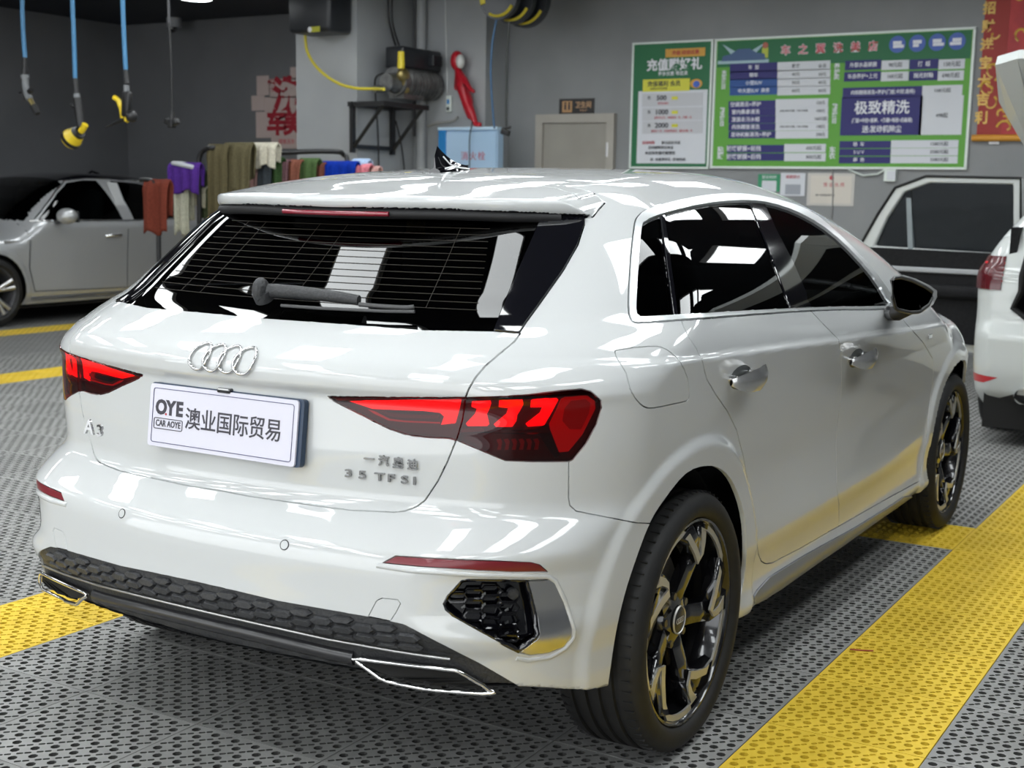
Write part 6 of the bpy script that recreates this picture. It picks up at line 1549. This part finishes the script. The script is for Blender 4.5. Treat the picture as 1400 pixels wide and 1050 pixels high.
# local: x runs down the gate from the hinge, z is its outside
gate = [(0, -.58), (0, .58), (.50, .71), (.66, .74), (.98, .71), (1.03, .60), (1.03, -.60), (.98, -.71), (.66, -.74), (.50, -.71)]
b = bmesh.new(); 
gl = [(.07, -.48), (.07, .48), (.52, .58), (.52, -.58)]
for z_, nm in ((0, 0),):
    loops = [gate, gl]; flat_ = [q for L in loops for q in L]; vs = [b.verts.new((x, y, -.05+.10*(x/.86)**2)) for x, y in flat_]; ws = [b.verts.new((x, y, .01+.10*(x/.86)**2)) for x, y in flat_]
    for t_ in tessellate_polygon([[Vector((x, y, 0)) for x, y in L] for L in loops]): b.faces.new([vs[i] for i in t_]); b.faces.new([ws[i] for i in t_][::-1])
    for off, L in ((0, gate), (len(gate), gl)):
        for i in range(len(L)): j = (i+1) % len(L); b.faces.new((vs[off+i], vs[off+j], ws[off+j], ws[off+i]))
bmesh.ops.recalc_face_normals(b, faces=b.faces[:]); me = bpy.data.meshes.new('tailgate_frame'); b.to_mesh(me); b.free(); me.materials.append(M_W2); link(bpy.data.objects.new('tailgate_frame', me), TG)
MB().prism([(x, y, 0) for x, y in gl], (0, 0, .006)).build('tailgate_glass', M_GLASSR, TG); MB().box((.78, 0, .09), (.36, 1.15, .05), bev=.02).build('inner_panel', M_CABIN, TG)
MB().prism([(-.06, -.52, .02), (-.06, .52, .02), (-.22, .46, .0), (-.22, -.46, .0)], (0, 0, .03)).build('spoiler', M_W2, TG)
MB().tube([(.50, .62, 1.10), (.16, .62, 1.45), (.05, .60, 1.66)], .012, n=8).tube([(.50, -.62, 1.10), (.05, -.60, 1.66)], .012, n=8).build('gas_strut', M_BLK, SUV, 60)
# open rear door (hinged at the middle pillar), inside face towards us
DH = (1.97, .93)
P1 = Vector(on_x(1185, 322, 6.7)); Dr = empty('rear_door', (DH[0], DH[1], 0), parent=SUV)
import math as _m
hx, hy = SUV.location.x+DH[0], SUV.location.y+DH[1]
tipd = ray(1188, 322); 
# swing angle chosen so that the free edge falls on the sight line of the photographed edge
best = None
for a in np.linspace(10, 100, 181):
    ar = math.radians(a); x = hx-1.13*math.cos(ar); y = hy+1.13*math.sin(ar); s_ = pj([x, y, 1.05])[0]
    if best is None or abs(s_[0]-1187) < best[0]: best = (abs(s_[0]-1187), a)
Dr.rotation_euler = (0, 0, -math.radians(best[1])); DOOR_A = best[1]
# local: the door runs along -x from the hinge; +y is the outside
dout = [(-.02, .30), (-.02, 1.05), (-.04, 1.49), (-.68, 1.50), (-.90, 1.42), (-1.02, 1.24), (-1.14, 1.03), (-1.10, .80), (-.98, .58), (-.92, .32)]
dwin = [(-.07, .99), (-.09, 1.45), (-.66, 1.455), (-.84, 1.39), (-.96, 1.21), (-1.05, 1.01)]
b = bmesh.new(); loops = [dout, dwin]; fl_ = [q for L in loops for q in L]
for y_, rev in ((.0, 1), (-.075, 0)):
    vs = [b.verts.new((x, y_-.10*max(0, z-1.0), z)) for x, z in fl_]
    for t_ in tessellate_polygon([[Vector((x, z, 0)) for x, z in L] for L in loops]): b.faces.new([vs[i] for i in (t_ if rev else t_[::-1])])
    if rev: v0 = vs
for off, L in ((0, dout), (len(dout), dwin)):
    for i in range(len(L)): j = (i+1) % len(L); b.faces.new((v0[off+i], v0[off+j], vs[off+j], vs[off+i]))
bmesh.ops.recalc_face_normals(b, faces=b.faces[:]); me = bpy.data.meshes.new('door_skin'); b.to_mesh(me); b.free(); me.materials.append(M_W2); o = link(bpy.data.objects.new('door_skin', me), Dr)
mo = o.modifiers.new('bevel', 'BEVEL'); mo.width = .012; mo.segments = 2; mo.limit_method = 'ANGLE'
MB().prism([(x, -.04-.10*max(0, z-1.), z) for x, z in dwin], (0, .005, 0)).build('door_glass', glass_mat('door_glass_grey', (.25, .27, .29), 1.5), Dr)
MB().prism([(x, -.075, z) for x, z in [(-.05, .36), (-.05, .99), (-1.06, 1.0), (-1.03, .80), (-.90, .58), (-.84, .38)]], (0, -.05, 0)).build('inner_panel', M_CABIN, Dr)
MB().box((-.55, -.15, .72), (.80, .07, .09), bev=.03).build('armrest', M_CABIN, Dr, 60); MB().box((-.55, -.135, .86), (.86, .02, .035), bev=.008).build('trim_strip', flat('door_trim_silver', (.32, .33, .34), .35), Dr)
MB().box((-.80, -.06, 1.18), (.035, .03, .44), Matrix.Rotation(-.10, 3, 'Y')).build('window_post', flat('post_grey', (.20, .23, .24), .4), Dr)
MB().tube([(x, -.08-.10*max(0, z-1.), z) for x, z in dout[1:8]], .010, n=6).build('door_seal', M_GAP, Dr, 60)
# ------------------------------------------------------------------ towel racks
XT = 6.3
def tw(px, py, dx=0.): return Vector(on_x(px, py, XT+dx))
def tubes(name, chains, r, label, cat='rack'):
    base = tw(*chains[0][0]); t_ = empty(name, (base.x, base.y, 0), 0, label, cat)
    for ch in chains:
        pts_ = [Vector(p) for p in smooth_poly([tuple(tw(*q)) for q in ch], 4, False)]
        if ch[-1][1] >= 420: pts_.append(Vector((pts_[-1].x, pts_[-1].y, 0)))
        if ch[0][1] >= 420 or ch[0][1] == 420: pts_.insert(0, Vector((pts_[0].x, pts_[0].y, 0)))
        P_(MB().tube(pts_, r, n=8).build('rack_tube', M_BLK, None, 60), t_)
    return t_
rack = tubes('towel_rack', [[(274, 420, 0), (273, 330, 0), (272, 240, 0), (273, 214, 0), (281, 204, 0), (292, 202, 0), (306, 205, .2), (315, 213, .3)], [(318, 420, .3), (318, 300, .3), (317, 215, .3)], [(316, 231, .3), (336, 233, .3), (356, 230, .35), (352, 258, .35)], [(316, 215, .3), (380, 209, .5), (455, 207, .8), (470, 212, .9), (475, 224, .9), (476, 300, .9), (476, 420, .9)], [(235, 231, 0), (252, 228, 0), (274, 229, 0)], [(340, 222, .4), (420, 224, .6), (520, 236, .9)]], .022, 'black tube towel rack hung with many coloured towels behind the white roof')
rack2 = tubes('towel_stand', [[(218, 421, -.5), (217, 330, -.5), (216, 262, -.5), (212, 251, -.5), (203, 246, -.5), (192, 246, -.5)]], .020, 'thin black towel stand in front of the silver saloon')
M_TOW = {}
def towel(x0, y0, x1, y1, col, dx, label, kinds='towel', folds=5, seed=0, top=.35):
    """a towel folded over a rail: two hanging flaps with soft pleats"""
    rnd = random.Random(seed); a, b_ = tw(x0, y0, dx), tw(x1, y0, dx); zt = a.z; zb_ = tw(x0, y1, dx).z; w = a.y-b_.y; n, m_ = 26, 14
    V, F = [], []; ph = rnd.random()*6
    for k_ in range(2*m_+1):
        s_ = (k_-m_)/m_; u = abs(s_); L = (zt-zb_)*(1. if s_ <= 0 else top+.35)
        for i in range(n+1):
            t = i/n; pl = math.sin(t*math.pi*folds+ph)*.016*min(1, u*3+.2)+math.sin(t*math.pi*folds*2.3+ph*2)*.006
            ragged = .02*math.sin(t*9+ph)*u
            sx_ = -1 if s_ < 0 else 1
            xx = a.x+sx_*min(.035, .035*math.sin(min(1, u*6)*math.pi/2))+pl*(1 if s_ < 0 else .8)
            V.append((xx, a.y-w*(t+.03*math.sin(u*3+t*5)*(1-2*t)), zt+.02*math.cos(min(1, u*6)*math.pi/2)-L*u-ragged))
    for k_ in range(2*m_):
        for i in range(n): q = k_*(n+1)+i; F.append((q, q+1, q+n+2, q+n+1))
    key = 'towel_%02d%02d%02d' % tuple(int(c*99) for c in col)
    if key not in M_TOW: M_TOW[key] = noise_mat(key, tuple(c*.8 for c in col), tuple(min(1, c*1.15) for c in col), 90, .9, .4, spec=.1)
    o = mesh_obj('towel', V, F, M_TOW[key], None, True); mo = o.modifiers.new('thick', 'SOLIDIFY'); mo.thickness = .012; mo.offset = 0
    return tag(o, label, 'towel', 'towels drying on the racks')
OL = (.115, .100, .055)
for i, q in enumerate([
    (234, 226, 274, 262, (.085, .03, .24), -.03, 'ragged purple towel hanging at the left end of the rack'),
    (239, 250, 262, 318, (.50, .50, .40), -.0, 'long cream towel hanging below the purple towel'),
    (262, 258, 283, 281, (.46, .44, .34), .08, 'short cream towel behind the purple one, beside the rack post'),
    (285, 201, 312, 296, (.10, .085, .045), .02, 'long olive brown towel over the curved left end of the rack'),
    (307, 199, 346, 262, OL, .12, 'wide olive towel draped on the top rail right of the olive brown one'),
    (276, 236, 292, 300, (.055, .07, .035), .12, 'narrow dark green towel hanging just right of the front rack post'),
    (340, 199, 379, 228, (.52, .49, .40), .25, 'cream towel draped on the top rail right of the olive towels'),
    (337, 232, 356, 256, (.42, .26, .26), .30, 'pale pink towel hanging under the cream towel'),
    (354, 223, 375, 262, (.055, .065, .075), .32, 'dark slate towel on the lower rail, left of the dark green ones'),
    (371, 219, 387, 256, (.035, .07, .025), .36, 'dark green towel beside the slate one on the lower rail'),
    (384, 222, 396, 252, (.16, .085, .095), .42, 'mauve towel between the dark green and the rust towel'),
    (393, 222, 414, 252, (.20, .075, .05), .46, 'rust brown towel on the lower rail left of the moss green one'),
    (411, 220, 437, 250, (.065, .11, .04), .5, 'moss green towel on the lower rail between rust and blue'),
    (434, 226, 445, 248, (.14, .05, .035), .55, 'narrow maroon towel squeezed between moss green and blue'),
    (441, 224, 488, 246, (.005, .03, .30), .6, 'wide royal blue towel on the lower rail'),
    (484, 221, 505, 236, (.38, .50, .68), .7, 'pale blue towel at the right end of the rack'),
    (489, 228, 508, 244, (.62, .20, .24), .66, 'pink towel below the pale blue one at the right end'),
    (505, 231, 519, 244, (.55, .33, .30), .72, 'peach towel at the far right end of the rack')]):
    towel(*q, seed=i, folds=3+(q[2]-q[0])//9)
towel(199, 249, 232, 318, (.15, .035, .022), -.5, 'rust red towel hanging on the thin stand before the silver saloon', seed=40, folds=3)
tag(MB().box(tw(256, 226, -.02), (.14, .26, .035), Matrix.Rotation(.15, 3, 'X'), bev=.015).build('folded_cloth', flat('cloth_pale', (.48, .50, .52), .8), None, 60), 'small pale folded cloth on the rail above the purple towel', 'cloth')
